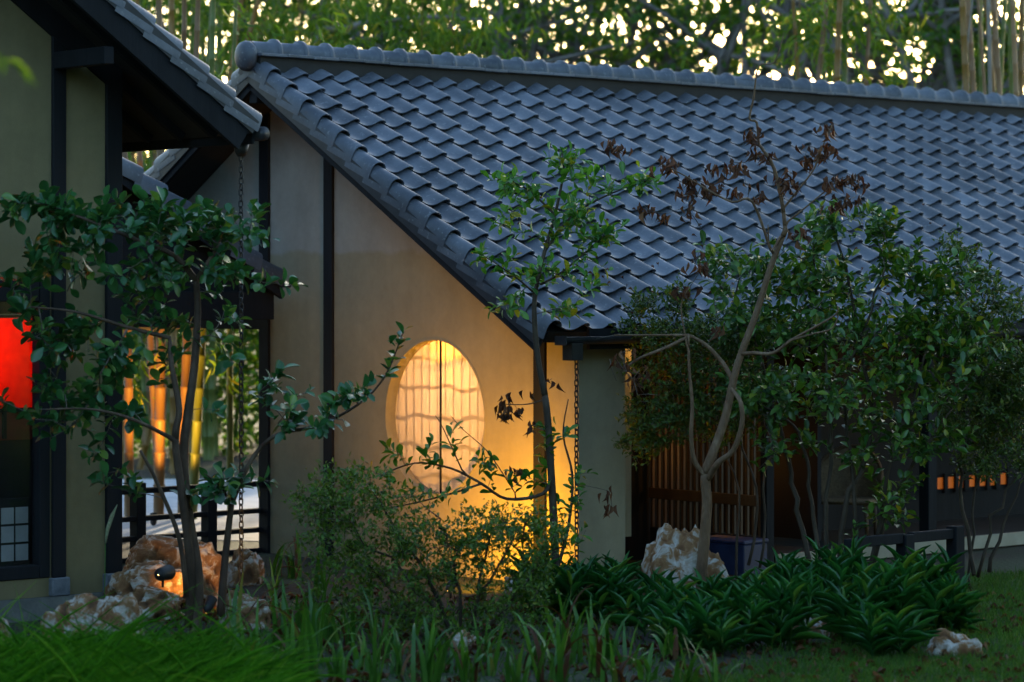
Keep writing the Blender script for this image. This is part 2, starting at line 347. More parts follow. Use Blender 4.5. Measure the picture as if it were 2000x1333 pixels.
# purlins carrying the verge
for pxe, pye in ((903, 531),):
    ue = UVG + .07; ve = wv(pxe, ue); ze = wz(pye, ue, ve)
    bbox_part('purlin', lc(ue, ve + .16, ze - .12), lc(UW + .05, ve, ze), M['dark_wood'], house)
zr_ = plane_z(VR) - .30
bbox_part('ridge_purlin', lc(UVG + .05, VR + .06, zr_ - .16), lc(UW + .05, VR - .06, zr_), M['dark_wood'], house)

# ---- roof: deck, then tiles
def slope_frame(v, side=1):
    """frame in house space: x along the ridge, y up the slope, z normal; side 1 front slope, -1 back slope"""
    o = lc(0, v, plane_z(v))
    if side == 1: y = Vector((0, CP, SP)); x = Vector((1, 0, 0))
    else: y = Vector((0, -CP, SP)); x = Vector((-1, 0, 0))
    z = x.cross(y)
    m = Matrix((x, y, z)).transposed().to_4x4(); m.translation = o; return m
roof = empty('roof'); roof.parent = house
SL = (VE - VR) / CP
deck = MB()
for sd_ in (1, -1):
    fr = slope_frame(VE if sd_ == 1 else 2 * VR - VE, sd_)
    xa, xb = (UVG + .06, UEND) if sd_ == 1 else (-UEND, -UVG - .06)
    deck.box((xa, .02, -.20), (xb, SL - .01, -.10), fr)
deck.build('roof_deck', M['soffit'], roof)
for sd_ in (1, -1):
    fr = slope_frame(VE if sd_ == 1 else 2 * VR - VE, sd_)
    xa, xb = (UVG + .0, UVG + .045) if sd_ == 1 else (-UVG - .045, -UVG)
    xa2, xb2 = (UVG + .02, UVG + .058) if sd_ == 1 else (-UVG - .058, -UVG - .02)
    MB().box((xa, .02, -.235), (xb, SL + .05 - (.05 if sd_ < 0 else 0), -.10), fr).build('verge_board', M['gutter'], roof)
    MB().box((xa2, .05, -.295), (xb2, SL - .02 - (.012 if sd_ < 0 else 0), -.2355), fr).build('barge_board', M['dark_wood'], roof)
MB().box(lc(.0, VE - .015, plane_z(VE) - .22), lc(UEND, VE - .05, plane_z(VE) - .05)).build('eave_board', M['dark_wood'], roof)

def sweep(profile, y0, y1, th, name):
    """tile: a cross profile swept up the slope, with a thick lip"""
    n = len(profile); mb = MB()
    top0 = [(x, y0, z) for x, z in profile]; top1 = [(x, y1, z) for x, z in profile]
    ym = y0 + .012
    lip = [(x, y0 - .0, z - .004) for x, z in profile]
    bot0 = [(x, y0 + .006, z - th) for x, z in profile]; bot1 = [(x, y1, z - th) for x, z in profile]
    vs = [(x, ym, z) for x, z in profile] + top1 + lip + bot0 + bot1
    fs = []
    for i in range(n - 1):
        fs.append((i, i+1, n+i+1, n+i))                       # top
        fs.append((2*n+i, 2*n+i+1, i+1, i))                   # rounded lip
        fs.append((3*n+i, 3*n+i+1, 2*n+i+1, 2*n+i))           # front
        fs.append((4*n+i, 4*n+i+1, 3*n+i+1, 3*n+i))           # underside
    fs.append((0, n, 4*n, 3*n, 2*n)); fs.append((2*n+n-1, 3*n+n-1, 4*n+n-1, n+n-1, n-1))
    mb.add(vs, fs); me = mb.mesh(name, M['tile'])
    bm = bmesh.new(); bm.from_mesh(me); bmesh.ops.recalc_face_normals(bm, faces=list(bm.faces)); bm.to_mesh(me); bm.free()
    sm = [True] * len(me.polygons); me.polygons.foreach_set('use_smooth', sm)
    me.set_sharp_from_angle(angle=R(38)); return me
PROF = [(-.318, -.030), (-.285, -.043), (-.25, -.054), (-.205, -.060), (-.165, -.055), (-.125, -.038), (-.09, -.017), (-.06, -.004), (-.035, 0), (-.014, -.004), (-.002, -.015), (0, -.026)]
tile_me = sweep(PROF, 0, .36, .016, 'roof_tile')
VPROF = [(0, -.034), (-.004, -.012), (-.022, .010), (-.05, .024), (-.085, .028), (-.118, .016), (-.142, -.010), (-.154, -.045), (-.160, -.085), (-.164, -.130)]
verge_me = sweep(VPROF, 0, .36, .016, 'verge_tile')
verge_back = verge_me.copy()
for v in verge_back.vertices: v.co.x *= -1
bmx = bmesh.new(); bmx.from_mesh(verge_back); bmesh.ops.reverse_faces(bmx, faces=list(bmx.faces)); bmx.to_mesh(verge_back); bmx.free()
TILT = .155
def in_view(w, m=40):
    if w.y < 1: return False
    px = CX + w.x / w.y * F; py = HZ - (w.z - HC) / w.y * F
    return -m < px < 2000 + m and -m < py < 1333 + m
HMAT = Matrix.Translation(O) @ Matrix.Rotation(ANG, 4, 'Z')
slots = []
for r in range(16):
    for c in range(0, 41):
        v = r * RP * CP
        p = lc(c * TP, v, plane_z(v)); w = HMAT @ p
        slots.append((0 if in_view(w) else 1, w.length, p))
slots.sort(key=lambda s: (s[0], s[1]))
rest = MB(); rest_r = []
def tile_rot():
    return (PIT - TILT + random.gauss(0, .007), random.gauss(0, .007), random.gauss(0, .007))
tv = [v.co.copy() for v in tile_me.vertices]; tf = [tuple(p.vertices) for p in tile_me.polygons]
def joined_tiles(name, items, parent, mesh=None):
    """many tiles as one part"""
    src = mesh or tile_me
    vs0 = np.array([v.co for v in src.vertices]); fs0 = [tuple(p.vertices) for p in src.polygons]
    vs = []; fs = []; rn = []
    for i, (p, rot) in enumerate(items):
        m = np.array(Matrix.Translation(p) @ __import__('mathutils').Euler(rot).to_matrix().to_4x4())
        vs.append(vs0 @ m[:3, :3].T + m[:3, 3]); fs += [tuple(k + i * len(vs0) for k in f) for f in fs0]; rn += [random.random()] * len(fs0)
    me = bpy.data.meshes.new(name); me.from_pydata(np.concatenate(vs).tolist(), [], fs); me.materials.append(M['tile'])
    me.polygons.foreach_set('use_smooth', [True] * len(me.polygons)); me.set_sharp_from_angle(angle=R(38))
    at = me.attributes.new('rnd', 'FLOAT', 'FACE'); at.data.foreach_set('value', rn)
    return tag(link(name, me, parent), kind='stuff')
for s in slots[:300]: link('roof_tile', tile_me, roof, s[2], tile_rot())
joined_tiles('roof_tiles', [(s[2], tile_rot()) for s in slots[300:]], roof)
bk = []
for r in range(16):
    for c in range(0, 41):
        v = 2 * VR - (r * RP * CP) - .0
        bk.append((lc(c * TP, v, plane_z(v)), (PIT - TILT, 0, math.pi)))
# back slope: rotated tiles (euler order keeps the up-slope axis)
items = []
for p, _ in bk:
    items.append((p, Matrix(((-1,0,0),(0,-1,0),(0,0,1))).to_4x4() @ Matrix.Rotation(PIT - TILT, 4, 'X')))
items = [(p, m.to_euler()) for p, m in items]
joined_tiles('back_roof_tiles', items, roof)
for r in range(16):
    v = r * RP * CP
    link('verge_tile', verge_me, roof, lc(-.31, v, plane_z(v)), (PIT - TILT, 0, 0))
    v2 = 2 * VR - v
    link('verge_tile', verge_back, roof, lc(-.31, v2, plane_z(v2)), (Matrix(((-1,0,0),(0,-1,0),(0,0,1))).to_4x4() @ Matrix.Rotation(PIT - TILT, 4, 'X')).to_euler())
# ridge
zR = plane_z(VR) - .025
MB().box(lc(-.44, VR + .14, zR - .15), lc(UEND, VR - .14, zR - .012)).build('ridge_mortar', M['soffit'], roof)
nst = MB().box((0, -.19, 0), (TP * .993, .19, .028)); nst_me = bevel_mesh(nst.mesh('ridge_strip', M['tile']), .004)
cap = MB(); n = 12; rr = .100
ring = [(0, .0), (.245, .0), (.248, .018), (.256, .034), (.290, .030), (.298, .018), (.30, -.004)]
vs = []; 
for x, e_ in ring:
    for k in range(n + 1):
        a = math.pi * (k / n) * 1.16 - .08 * math.pi
        vs.append((x, -(rr + e_) * math.cos(a), (rr + e_) * math.sin(a)))
fs = [(i*(n+1)+k, (i+1)*(n+1)+k, (i+1)*(n+1)+k+1, i*(n+1)+k+1) for i in range(len(ring)-1) for k in range(n)]
cap.add(vs, fs); cap_me = cap.mesh('ridge_tile', M['tile'], True)
bmx = bmesh.new(); bmx.from_mesh(cap_me); bmesh.ops.recalc_face_normals(bmx, faces=list(bmx.faces)); bmx.to_mesh(cap_me); bmx.free()
for i in range(43):
    link('ridge_strip', nst_me, roof, lc(-.46 + i * TP, VR, zR - .012 + random.uniform(-.003, .003)))
    link('ridge_tile', cap_me, roof, lc(-.46 + i * TP, VR, zR + .035 + random.uniform(-.003, .003)), (random.uniform(-.01, .01), 0, 0))
ec = MB(); n = 20; prof = [(0, .118), (-.02, .132), (-.05, .134), (-.085, .120), (-.108, .085), (-.118, .04), (-.12, .002)]
vs = [(x, r_ * math.cos(2*math.pi*k/n), r_ * 1.05 * math.sin(2*math.pi*k/n)) for x, r_ in prof for k in range(n)]
fs = [(i*n+k, i*n+(k+1)%n, (i+1)*n+(k+1)%n, (i+1)*n+k) for i in range(len(prof)-1) for k in range(n)] + [tuple(range(n))[::-1]]
ec.add(vs, fs).build('ridge_end_cap', M['tile'], roof, True, lc(-.455, VR, zR - .005))
# gutter
gt = MB(); zg = plane_z(VE) - .115; vg = VE + .035
pts = 9
vs = []
for x in (-.36, UEND):
    for k in range(pts): 
        a = math.pi * k / (pts - 1); vs.append((x, -(vg - .062 * math.cos(a)), zg - .062 * math.sin(a)))
    for k in range(pts):
        a = math.pi * (1 - k / (pts - 1)); vs.append((x, -(vg - .057 * math.cos(a)), zg - .057 * math.sin(a) + .001))
m_ = 2 * pts
gt.add(vs, [(k, (k + 1) % m_, m_ + (k + 1) % m_, m_ + k) for k in range(m_)] + [tuple(range(m_))[::-1]])
gut = gt.build('gutter', M['gutter'], house, False)
MB().box(lc(-.372, vg - .066, zg - .066), lc(-.358, vg + .066, zg + .008)).build('gutter_end', M['gutter'], gut)
uF = wu(1119, vg)
MB().box(lc(uF - .06, vg - .06, zg - .19), lc(uF + .06, vg + .055, zg - .05)).build('gutter_outlet', M['iron'], gut)

# ---- round window
win = empty('round_window'); win.parent = house
rv = MB(); n = 72; ri = RAD - .0; 
vs = []
for x, r_ in ((UW - .004, RAD + .002), (UW - .004, RAD - .018), (UW + WT + .012, RAD - .018), (UW + WT + .012, RAD + .002)):
    for k in range(n):
        a = 2 * math.pi * k / n; vs.append(lc(x, vc_ + r_ * math.cos(a), zc_ + r_ * math.sin(a)))
rv.add(vs, [(i*n+k, i*n+(k+1)%n, ((i+1)%4)*n+(k+1)%n, ((i+1)%4)*n+k) for i in range(4) for k in range(n)])
rv.build('window_reveal', M['plaster'], win, True).data.set_sharp_from_angle(angle=R(40))
def glass_mat():
    m, nt, bs = newmat('window_glass'); L = nt.links
    t = nd(nt, 'ShaderNodeBsdfTransparent'); gl = nd(nt, 'ShaderNodeBsdfGlossy'); gl.inputs['Roughness'].default_value = .12
    nz = nd(nt, 'ShaderNodeTexNoise'); nz.inputs['Scale'].default_value = 3; bp = nd(nt, 'ShaderNodeBump'); bp.inputs['Strength'].default_value = .25; bp.inputs['Distance'].default_value = .05
    L.new(nz.outputs[0], bp.inputs['Height']); L.new(bp.outputs[0], gl.inputs['Normal'])
    lf = nd(nt, 'ShaderNodeLayerWeight'); lf.inputs[0].default_value = .5; pw = nd(nt, 'ShaderNodeMath'); pw.operation = 'POWER'; pw.inputs[1].default_value = 3.0; L.new(lf.outputs['Facing'], pw.inputs[0]); lw = nd(nt, 'ShaderNodeMath'); lw.operation = 'MULTIPLY_ADD'; lw.inputs[1].default_value = .75; lw.inputs[2].default_value = .035; L.new(pw.outputs[0], lw.inputs[0])
    mx = nd(nt, 'ShaderNodeMixShader'); L.new(lw.outputs[0], mx.inputs[0]); L.new(t.outputs[0], mx.inputs[1]); L.new(gl.outputs[0], mx.inputs[2])
    L.new(mx.outputs[0], nt.nodes['Material Output'].inputs[0]); return m
M['glass'] = glass_mat()
def paper_mat():
    m, nt, bs = newmat('backlit_paper'); L = nt.links
    d = nd(nt, 'ShaderNodeBsdfDiffuse'); t = nd(nt, 'ShaderNodeBsdfTranslucent'); mx = nd(nt, 'ShaderNodeMixShader'); mx.inputs[0].default_value = .6
    tc = nd(nt, 'ShaderNodeTexCoord'); nz = nd(nt, 'ShaderNodeTexNoise'); nz.inputs['Scale'].default_value = 5; L.new(tc.outputs['Object'], nz.inputs['Vector'])
    cr = nd(nt, 'ShaderNodeValToRGB'); cr.color_ramp.elements[0].color = (.74, .68, .60, 1); cr.color_ramp.elements[1].color = (.84, .80, .74, 1)
    L.new(nz.outputs[0], cr.inputs[0]); L.new(cr.outputs[0], d.inputs[0]); L.new(cr.outputs[0], t.inputs[0])
    L.new(d.outputs[0], mx.inputs[1]); L.new(t.outputs[0], mx.inputs[2]); L.new(mx.outputs[0], nt.nodes['Material Output'].inputs[0]); return m
M['paper'] = paper_mat()
M['bar'] = noise_mat('lattice_bar', [(.3, (.20, .15, .13)), (.7, (.30, .24, .22))], 9, .6)
ug = UW + .055; us = UW + .085
for s_ in (-1, 1):                                            # two sliding panes that meet in the middle
    vm = wv(860, ug)
    a, b = (vm - .95, vm - .004) if s_ < 0 else (vm + .004, vm + .95)
    MB().box(lc(ug + (.006 if s_ > 0 else 0), b, zc_ - .85), lc(ug + .004 + (.006 if s_ > 0 else 0), a, zc_ + .85)).build('pane', M['glass'], win)
MB().box(lc(ug - .004, wv(860, ug) + .006, zc_ - .74), lc(ug + .012, wv(860, ug) - .006, zc_ + .74)).build('meeting_stile', M['dark_wood'], win)
MB().box(lc(us + .045, vc_ + 1.0, zc_ - .95), lc(us + .049, vc_ - 1.0, zc_ + .95)).build('paper_screen', M['paper'], win)
for k in range(-7, 8):
    MB().box(lc(us + .056, vc_ + k * .107 + .006, zc_ - .9), lc(us + .066, vc_ + k * .107 - .006, zc_ + .9)).build('lattice_bar', M['bar'], win)
for k, zz in enumerate((.50, .255, .0, -.25, -.5)):
    pts = [lc(us + .085, vc_ + t, zc_ + zz + .014 * math.sin(t * 9 + k * 2.1) + .012 * math.sin(t * 17 + k)) for t in np.linspace(-.95, .95, 30)]
    MB().tube(pts, .015, 6).build('lattice_rail', M['bar'], win, True)
# closed alcove behind the screen with the lamp
al = MB(); u0, u1 = us + .05, us + 1.2
for a, b in ((lc(u1, vc_ + 1.1, zc_ - 1.0), lc(u1 + .05, vc_ - 1.1, zc_ + 1.0)), (lc(UW + WT + .001, vc_ + 1.1, zc_ - 1.0), lc(u1, vc_ + 1.05, zc_ + 1.0)), (lc(UW + WT + .001, vc_ - 1.05, zc_ - 1.0), lc(u1, vc_ - 1.1, zc_ + 1.0)),
             (lc(UW + WT + .001, vc_ + 1.1, zc_ + 1.0), lc(u1 + .05, vc_ - 1.1, zc_ + 1.05)), (lc(UW + WT + .001, vc_ + 1.1, zc_ - 1.05), lc(u1 + .05, vc_ - 1.1, zc_ - 1.0))):
    al.box(a, b)
al.build('alcove', M['plaster'], win)
def lamp(name, kind, world, energy, col, radius=.05, target=None, spot=None, blend=.6):
    d = bpy.data.lights.new(name, kind); d.energy = energy; d.color = col
    if kind != 'AREA': d.shadow_soft_size = radius
    if kind == 'SPOT': d.spot_size = spot; d.spot_blend = blend
    o = bpy.data.objects.new(name, d); COL.objects.link(o); o.location = world
    if target is not None: o.rotation_euler = (Vector(target) - Vector(world)).to_track_quat('-Z', 'Y').to_euler()
    return o
def hw(u, v, z): return HMAT @ lc(u, v, z)
lamp('window_lamp', 'POINT', hw(us + .17, vc_ + .02, zc_ + .62), 9, (1, .40, .04), .06)
lamp('window_fill_lamp', 'POINT', hw(us + .85, vc_ + .05, zc_ + .35), 27, (1, .54, .22), .10)  # second fill lamp, added to brighten the whole paper screen

# ---- porch: slatted screen, deck, chair, railing, lit slit window
uS = wu(1492, VC - .02)
scr = empty('slatted_screen', hw(uS, VC, 0), ANG); tag(scr, 'dark timber slatted screen with a pale cross rail beside the porch entrance', 'screen')
va = VB + .02 - VC; 
for k in range(18):
    v = va + .03 + k * .0795
    bbox_part('slat', (-.015, -(v + .014), .30), (.015, -(v - .014), 2.07), M['slat'], scr, .003)
zrail = wz(980, uS, VC)
bbox_part('cross_rail', (-.035, .02, zrail - .05), (-.016, -va - .01, zrail + .05), M['slat'], scr)
bbox_part('base_panel', (-.02, .02, .0), (.02, -va - .01, .297), M['dark_wood'], scr)
bbox_part('post', (-.05, -.06, .0), (.05, .018, 2.07), M['dark_wood'], scr)
MB().box(lc(uS + .9, VB + .03, .2), lc(uS + .95, VC - .2, 2.2)).build('porch_partition', M['dark_wood'], house)
lamp('screen_lamp', 'POINT', hw(uS + .45, VB + .5, .95), 1.0, (1, .42, .06), .08)
MB().box(lc(uS + .12, VB, .0), lc(UEND, VC, .12)).build('deck', M['soffit'], house)
MB().box(lc(uS + .12, VC + .002, .02), lc(UEND, VC + .04, .14)).build('deck_fascia', M['fascia'], house)
for u in (4.6, 7.4, 10.2): bbox_part('porch_post', lc(u, VC - .03, .1402), lc(u + .12, VC - .15, 2.075), M['dark_wood'], house)
# slit window with bars
uq0, uq1 = wu(1800, VB), wu(1965, VB); zq0, zq1 = wz(958, uq0, VB), wz(924, uq1, VB)
sw = empty('slit_window'); sw.parent = house
MB().box(lc(uq0, VB + .003, zq0), lc(uq1, VB + .012, zq1)).build('lit_pane', emis('amber_pane', (1, .20, .015), .02), sw)
for k in range(9):
    u = uq0 + (uq1 - uq0) * (k + .0) / 8
    MB().box(lc(u - .02 - .02 * (k % 3 == 1), VB + .013, zq0 - .04), lc(u + .03, VB + .04, zq1 + .04)).build('bar', M['dark_wood'], sw)
# wicker chair
chd = wu(1652, 2.95)
ch = empty('wicker_chair', hw(chd, 2.95, .12), ANG - R(60)); tag(ch, 'brown wicker armchair with rounded back on the porch', 'chair')
M['wicker'] = noise_mat('wicker', [(.3, (.10, .06, .03)), (.7, (.24, .16, .09))], 40, .7, .4, 80)
b = MB(); nn = 15; rows = 6; vs = []
for j in range(rows):
    for i in range(nn):
        a = math.pi * (i / (nn - 1)); h = .40 + (.16 + .30 * math.sin(a) ** 1.2) * j / (rows - 1)
        r_ = .29 + .05 * j / (rows - 1); vs.append((r_ * math.cos(a), r_ * math.sin(a) * .95, h))
for j in range(rows):
    for i in range(nn):
        a = math.pi * (i / (nn - 1)); h = .40 + (.16 + .30 * math.sin(a) ** 1.2) * j / (rows - 1)
        r_ = .265 + .05 * j / (rows - 1); vs.append((r_ * math.cos(a), r_ * math.sin(a) * .95, h))
q = rows * nn
fs = [(j*nn+i, j*nn+i+1, (j+1)*nn+i+1, (j+1)*nn+i) for j in range(rows-1) for i in range(nn-1)] + [(q+j*nn+i, q+(j+1)*nn+i, q+(j+1)*nn+i+1, q+j*nn+i+1) for j in range(rows-1) for i in range(nn-1)]
fs += [((rows-1)*nn+i, (rows-1)*nn+i+1, q+(rows-1)*nn+i+1, q+(rows-1)*nn+i) for i in range(nn-1)]
b.add(vs, fs).build('backrest', M['wicker'], ch, True)
MB().tube([(.335 * math.cos(a), .335 * math.sin(a) * .95, .575 + .30 * max(0, math.sin(a)) ** 1.2) for a in np.linspace(0, math.pi, 18)], .02, 6).build('top_rim', M['slat'], ch, True)
bbox_part('seat', (-.28, -.24, .36), (.28, .26, .41), M['wicker'], ch, .02)
for sx in (-.24, .24):
    for sy in (-.2, .22): MB().tube([(sx, sy, 0), (sx * .95, sy * .95, .36)], [.016, .02], 8).build('leg', M['slat'], ch, True)
# low dark railing in front of the porch
rb = P(1866, 561 + HC / 22.4 * F, 22.4); rl = empty('low_railing', (rb.x, rb.y, 0), ANG); tag(rl, 'low dark timber railing in front of the porch deck', 'railing')
for k, s_ in enumerate((0, .62, 1.24)): bbox_part('post', (-s_ - .055, -.055, -.05), (-s_ + .055, .055, .57 if k == 0 else .54), M['dark_wood'], rl)
for s_ in (0, .62): bbox_part('rail', (-s_ - .56, -.035, .47), (-s_ - .06, .035, .55), M['dark_wood'], rl)
# blue crate by the screen
bc = empty('blue_box', hw(uS - .32, VC - .12, 0), ANG + .1); tag(bc, 'dark blue lidded box on the ground below the slatted screen', 'box')
M['blue'] = noise_mat('dark_blue_paint', [(.3, (.010, .016, .05)), (.7, (.018, .03, .085))], 6, .5)
bbox_part('body', (-.17, -.28, 0), (.17, .28, .27), M['blue'], bc, .01); bbox_part('lid', (-.18, -.29, .2705), (.18, .29, .305), M['blue'], bc, .01)
# porch ceiling lamps (warm glow below the eaves)
for i, (u, v) in enumerate(((wu(1282, 2.9), 2.9), (wu(1832, 2.9), 2.9))):
    fx = empty('porch_lamp', hw(u, v, 2.08), ANG); tag(fx, ('small warm porch lamp under the eaves near the entrance', 'small warm porch lamp under the eaves at the far right')[i], 'lamp')
    MB().tube([(0, 0, 0), (0, 0, -.05)], .06, 14).build('housing', M['iron'], fx, True)
    MB().tube([(0, 0, -.051), (0, 0, -.065)], [.05, .045], 14).build('lens', emis('warm_lens', (1, .55, .15), 12), fx, True)
    lamp('porch_lamp_light', 'POINT', hw(u, v, 1.94), 1.0, (1, .5, .12), .05)

# ------------------------------------------------------------------ left house (gable towards the camera)
CL = Vector(((235 - CX) / F * 21.4, 21.4, 0))
lh = empty('left_house', CL, ANG); lh.name = 'neighbouring_house'; tag(lh, 'shaded plastered house at the left edge with dark posts and overhanging roof', 'house')
LM = Matrix.Translation(CL) @ Matrix.Rotation(ANG, 4, 'Z')
def lu(px, v=0.0):
    k = (px - CX) / F; a = CL + V * v
    return (k * a.y - a.x) / (U.x - k * U.y)
def lz(py, u, v=0.0): return HC - (py - HZ) / F * (CL + U * u + V * v).y
PL = R(35); ZE = lz(268, .78, .78) + .12; 
def lroof(u): return ZE + (.78 - u) * math.tan(PL)            # top of the roof deck
uWin = lu(97)                                                  # window right jamb
LW = -4.0
zsill = lz(1128, uWin); zhead = lz(548, uWin)
w = MB()
w.add([lc(a, b, c) for b in (0, -.16) for a, c in ((uWin, .16), (0, .16), (0, lroof(0) - .12), (uWin, lroof(uWin) - .12))], [(0,1,2,3), (7,6,5,4), (0,4,5,1), (1,5,6,2), (2,6,7,3), (3,7,4,0)])
w.build('wall', M['plaster2'], lh)
MB().box(lc(LW, 0, .16), lc(uWin - .001, -.16, zsill)).build('wall_below_window', M['plaster2'], lh)
w = MB(); w.add([lc(a, b, c) for b in (0, -.16) for a, c in ((LW, zhead), (uWin - .001, zhead), (uWin - .001, lroof(uWin) - .12), (LW, lroof(LW) - .12))], [(0,1,2,3), (7,6,5,4), (0,4,5,1), (1,5,6,2), (2,6,7,3), (3,7,4,0)])
w.build('wall_above_window', M['plaster2'], lh)
MB().box(lc(-.16, -.161, .16), lc(0, -7, lroof(0) - .14)).build('side_wall', M['plaster2'], lh)
MB().box(lc(LW, .05, -.1), lc(.07, -7, .158)).build('plinth', M['plinth'], lh)
for a, b in ((205, 235.5), (100, 126)):
    ua, ub = lu(a), lu(b)
    bbox_part('post', lc(ua, .03, .30), lc(ub, -.05, lroof((ua + ub) / 2) - .13), M['dark_wood'], lh)
    bbox_part('footing', lc(ua - .022, .055, .159), lc(ub + .022, -.06, .299), M['footing'], lh, .01)
tr_ = MB(); tr_.add([lc(a, b, lroof(a) - .121 - c) for b in (.004, .034) for a, c in ((LW, .24), (-.002, .24), (-.002, 0), (LW, 0))], [(0,3,2,1), (4,5,6,7), (0,1,5,4), (1,2,6,5), (2,3,7,6), (3,0,4,7)])
tr_.build('gable_trim', M['dark_wood'], lh)
# window
wn = empty('window'); wn.parent = lh
uf = lu(76); 
bbox_part('jamb', lc(uf, .012, zsill), lc(uWin - .002, -.10, zhead), M['dark_wood'], wn)
bbox_part('head_rail', lc(LW, .012, zhead - .16), lc(uf - .002, -.10, zhead), M['dark_wood'], wn)
bbox_part('sill_rail', lc(LW, .012, zsill), lc(uf - .002, -.10, zsill + .10), M['dark_wood'], wn)
zr0, zr1 = lz(800, uf), lz(622, uf)
def red_mat():
    m, nt, bs = newmat('red_screen'); L = nt.links
    tc = nd(nt, 'ShaderNodeTexCoord'); nz = nd(nt, 'ShaderNodeTexNoise'); nz.inputs['Scale'].default_value = 14; nz.inputs['Detail'].default_value = 6; L.new(tc.outputs['Object'], nz.inputs['Vector'])
    cr = nd(nt, 'ShaderNodeValToRGB'); cr.color_ramp.elements[0].position = .3; cr.color_ramp.elements[0].color = (.60, .035, .006, 1); cr.color_ramp.elements[1].position = .7; cr.color_ramp.elements[1].color = (.75, .06, .008, 1)
    d = nd(nt, 'ShaderNodeBsdfDiffuse'); t = nd(nt, 'ShaderNodeBsdfTranslucent'); mx = nd(nt, 'ShaderNodeMixShader'); mx.inputs[0].default_value = .7
    L.new(nz.outputs[0], cr.inputs[0]); L.new(cr.outputs[0], d.inputs[0]); L.new(cr.outputs[0], t.inputs[0]); L.new(d.outputs[0], mx.inputs[1]); L.new(t.outputs[0], mx.inputs[2]); L.new(mx.outputs[0], nt.nodes['Material Output'].inputs[0]); return m
lamp('red_room_lamp', 'POINT', LM @ lc(uf - .25, -.78, zr1 - .18), 9, (1, .62, .35), .10)
lbx = MB()
for a_, b_ in ((lc(LW, -.352, zr1 + .001), lc(uWin + .1, -1.3, zr1 + .02)), (lc(LW, -.352, zr0 - .02), lc(uWin + .1, -1.3, zr0 - .001)), (lc(LW, -1.301, zr0 - .02), lc(uWin + .1, -1.32, zr1 + .02)), (lc(uWin + .101, -.352, zr0 - .02), lc(uWin + .12, -1.32, zr1 + .02))): lbx.box(a_, b_)
lbx.build('lamp_spill_box', M['dark_wood'], wn)  # unseen box added round the lamp to keep its light off the room
MB().box(lc(LW, -.34, zr0), lc(uWin + .1, -.35, zr1)).build('lit_red_screen', red_mat(), wn)
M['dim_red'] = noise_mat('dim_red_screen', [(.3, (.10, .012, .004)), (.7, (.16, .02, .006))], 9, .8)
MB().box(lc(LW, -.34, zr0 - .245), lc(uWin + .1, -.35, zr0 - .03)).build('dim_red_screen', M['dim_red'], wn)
for k in range(6): MB().box(lc(uf - .09 - k * .26, -.31, zr0 - .23), lc(uf - .12 - k * .26, -.335, zr0 - .004)).build('bar', M['dark_wood'], wn)
MB().box(lc(LW, -.31, zr0 - .03), lc(uWin + .1, -.337, zr0 - .002)).build('bar', M['dark_wood'], wn)
for za, zb in ((zsill - .05, zr0 - .24), (zr1 + .03, zhead + .05)): MB().box(lc(LW, -.372, za), lc(uWin + .3, -.392, zb)).build('room_shade_panel', M['dark_wood'], wn)  # dark panels added to stand for the unlit room behind the glass
# white gridded panel low in the window
zg0, zg1 = lz(1096, uf), lz(987, uf)
M['shoji'] = noise_mat('shoji_paper', [(.3, (.24, .255, .26)), (.7, (.32, .335, .34))], 6, .9)
for i in range(5):
    for j in range(3):
        ua = uf - .015 - i * .125; za = zg0 + j * (zg1 - zg0) / 3
        MB().box(lc(ua - .108, -.128, za), lc(ua, -.134, za + (zg1 - zg0) / 3 - .018)).build('shoji_pane', M['shoji'], wn)
MB().box(lc(uf - .70, -.136, zg0 - .05), lc(uf - .004, -.16, zg1 + .05)).build('shoji_frame', M['dark_wood'], wn)
MB().box(lc(LW, -.060, zsill + .10), lc(uf, -.064, zhead - .16)).build('glass', M['glass'], wn)
# roof
lr = empty('roof'); lr.parent = lh
ap = -4.2
def lslope(u):                                                 # frame: x towards the camera along the eave (v), y up slope (-u)
    o = lc(u, 0, lroof(u)); y = Vector((-math.cos(PL), 0, math.sin(PL))); x = Vector((0, 1, 0)) * -1; x = -x
    # right handed: x cross y = normal up
    n_ = x.cross(y)
    if n_.z < 0: x = -x; n_ = x.cross(y)
    m = Matrix((x, y, n_)).transposed().to_4x4(); m.translation = o; return m
fr = lslope(.78); xs_ = fr.to_3x3() @ Vector((1, 0, 0)); sgn = 1 if xs_.y > 0 else -1   # house y = -v
LS = (.78 - ap) / math.cos(PL)
def lb(v0, v1, y0, y1, z0, z1, name, mat):
    a, b = sorted((-sgn * v0, -sgn * v1))
    return MB().box((a, y0, z0), (b, y1, z1), fr).build(name, mat, lr)
lb(.70, -7, .0, LS, -.12, -.02, 'roof_deck', M['soffit'])
lb(.78, .735, .02, LS, -.13, -.02, 'verge_board', M['gutter'])
lb(.762, .72, .05, LS, -.30, -.131, 'barge_board', M['dark_wood'])
for k in range(10): lb(.38 - k * .45, .33 - k * .45, .06, LS, -.19, -.121, 'rafter', M['dark_wood'])
bbox_part('eave_board', lc(.74, .70, ZE - .17), lc(.77, -7, ZE - .03), M['dark_wood'], lr)
gz_ = ZE - .09
MB().tube([lc(.83, .74, gz_), lc(.83, -6.5, gz_)], .055, 10).build('gutter', M['gutter'], lr, True)
mvt = verge_me if sgn < 0 else verge_back
for k in range(14):
    u = .80 - k * .30 * math.cos(PL)
    f2 = lslope(u); f2.translation = lc(u, .62, lroof(u) + .06)
    # put the outer flap on the camera side
    o = link('verge_tile', None, lr) if False else bpy.data.objects.new('verge_tile', (verge_me if sgn == 1 else verge_back)); COL.objects.link(o); o.parent = lr
    o.matrix_basis = f2 @ Matrix.Rotation(-TILT, 4, 'X')
ti = []
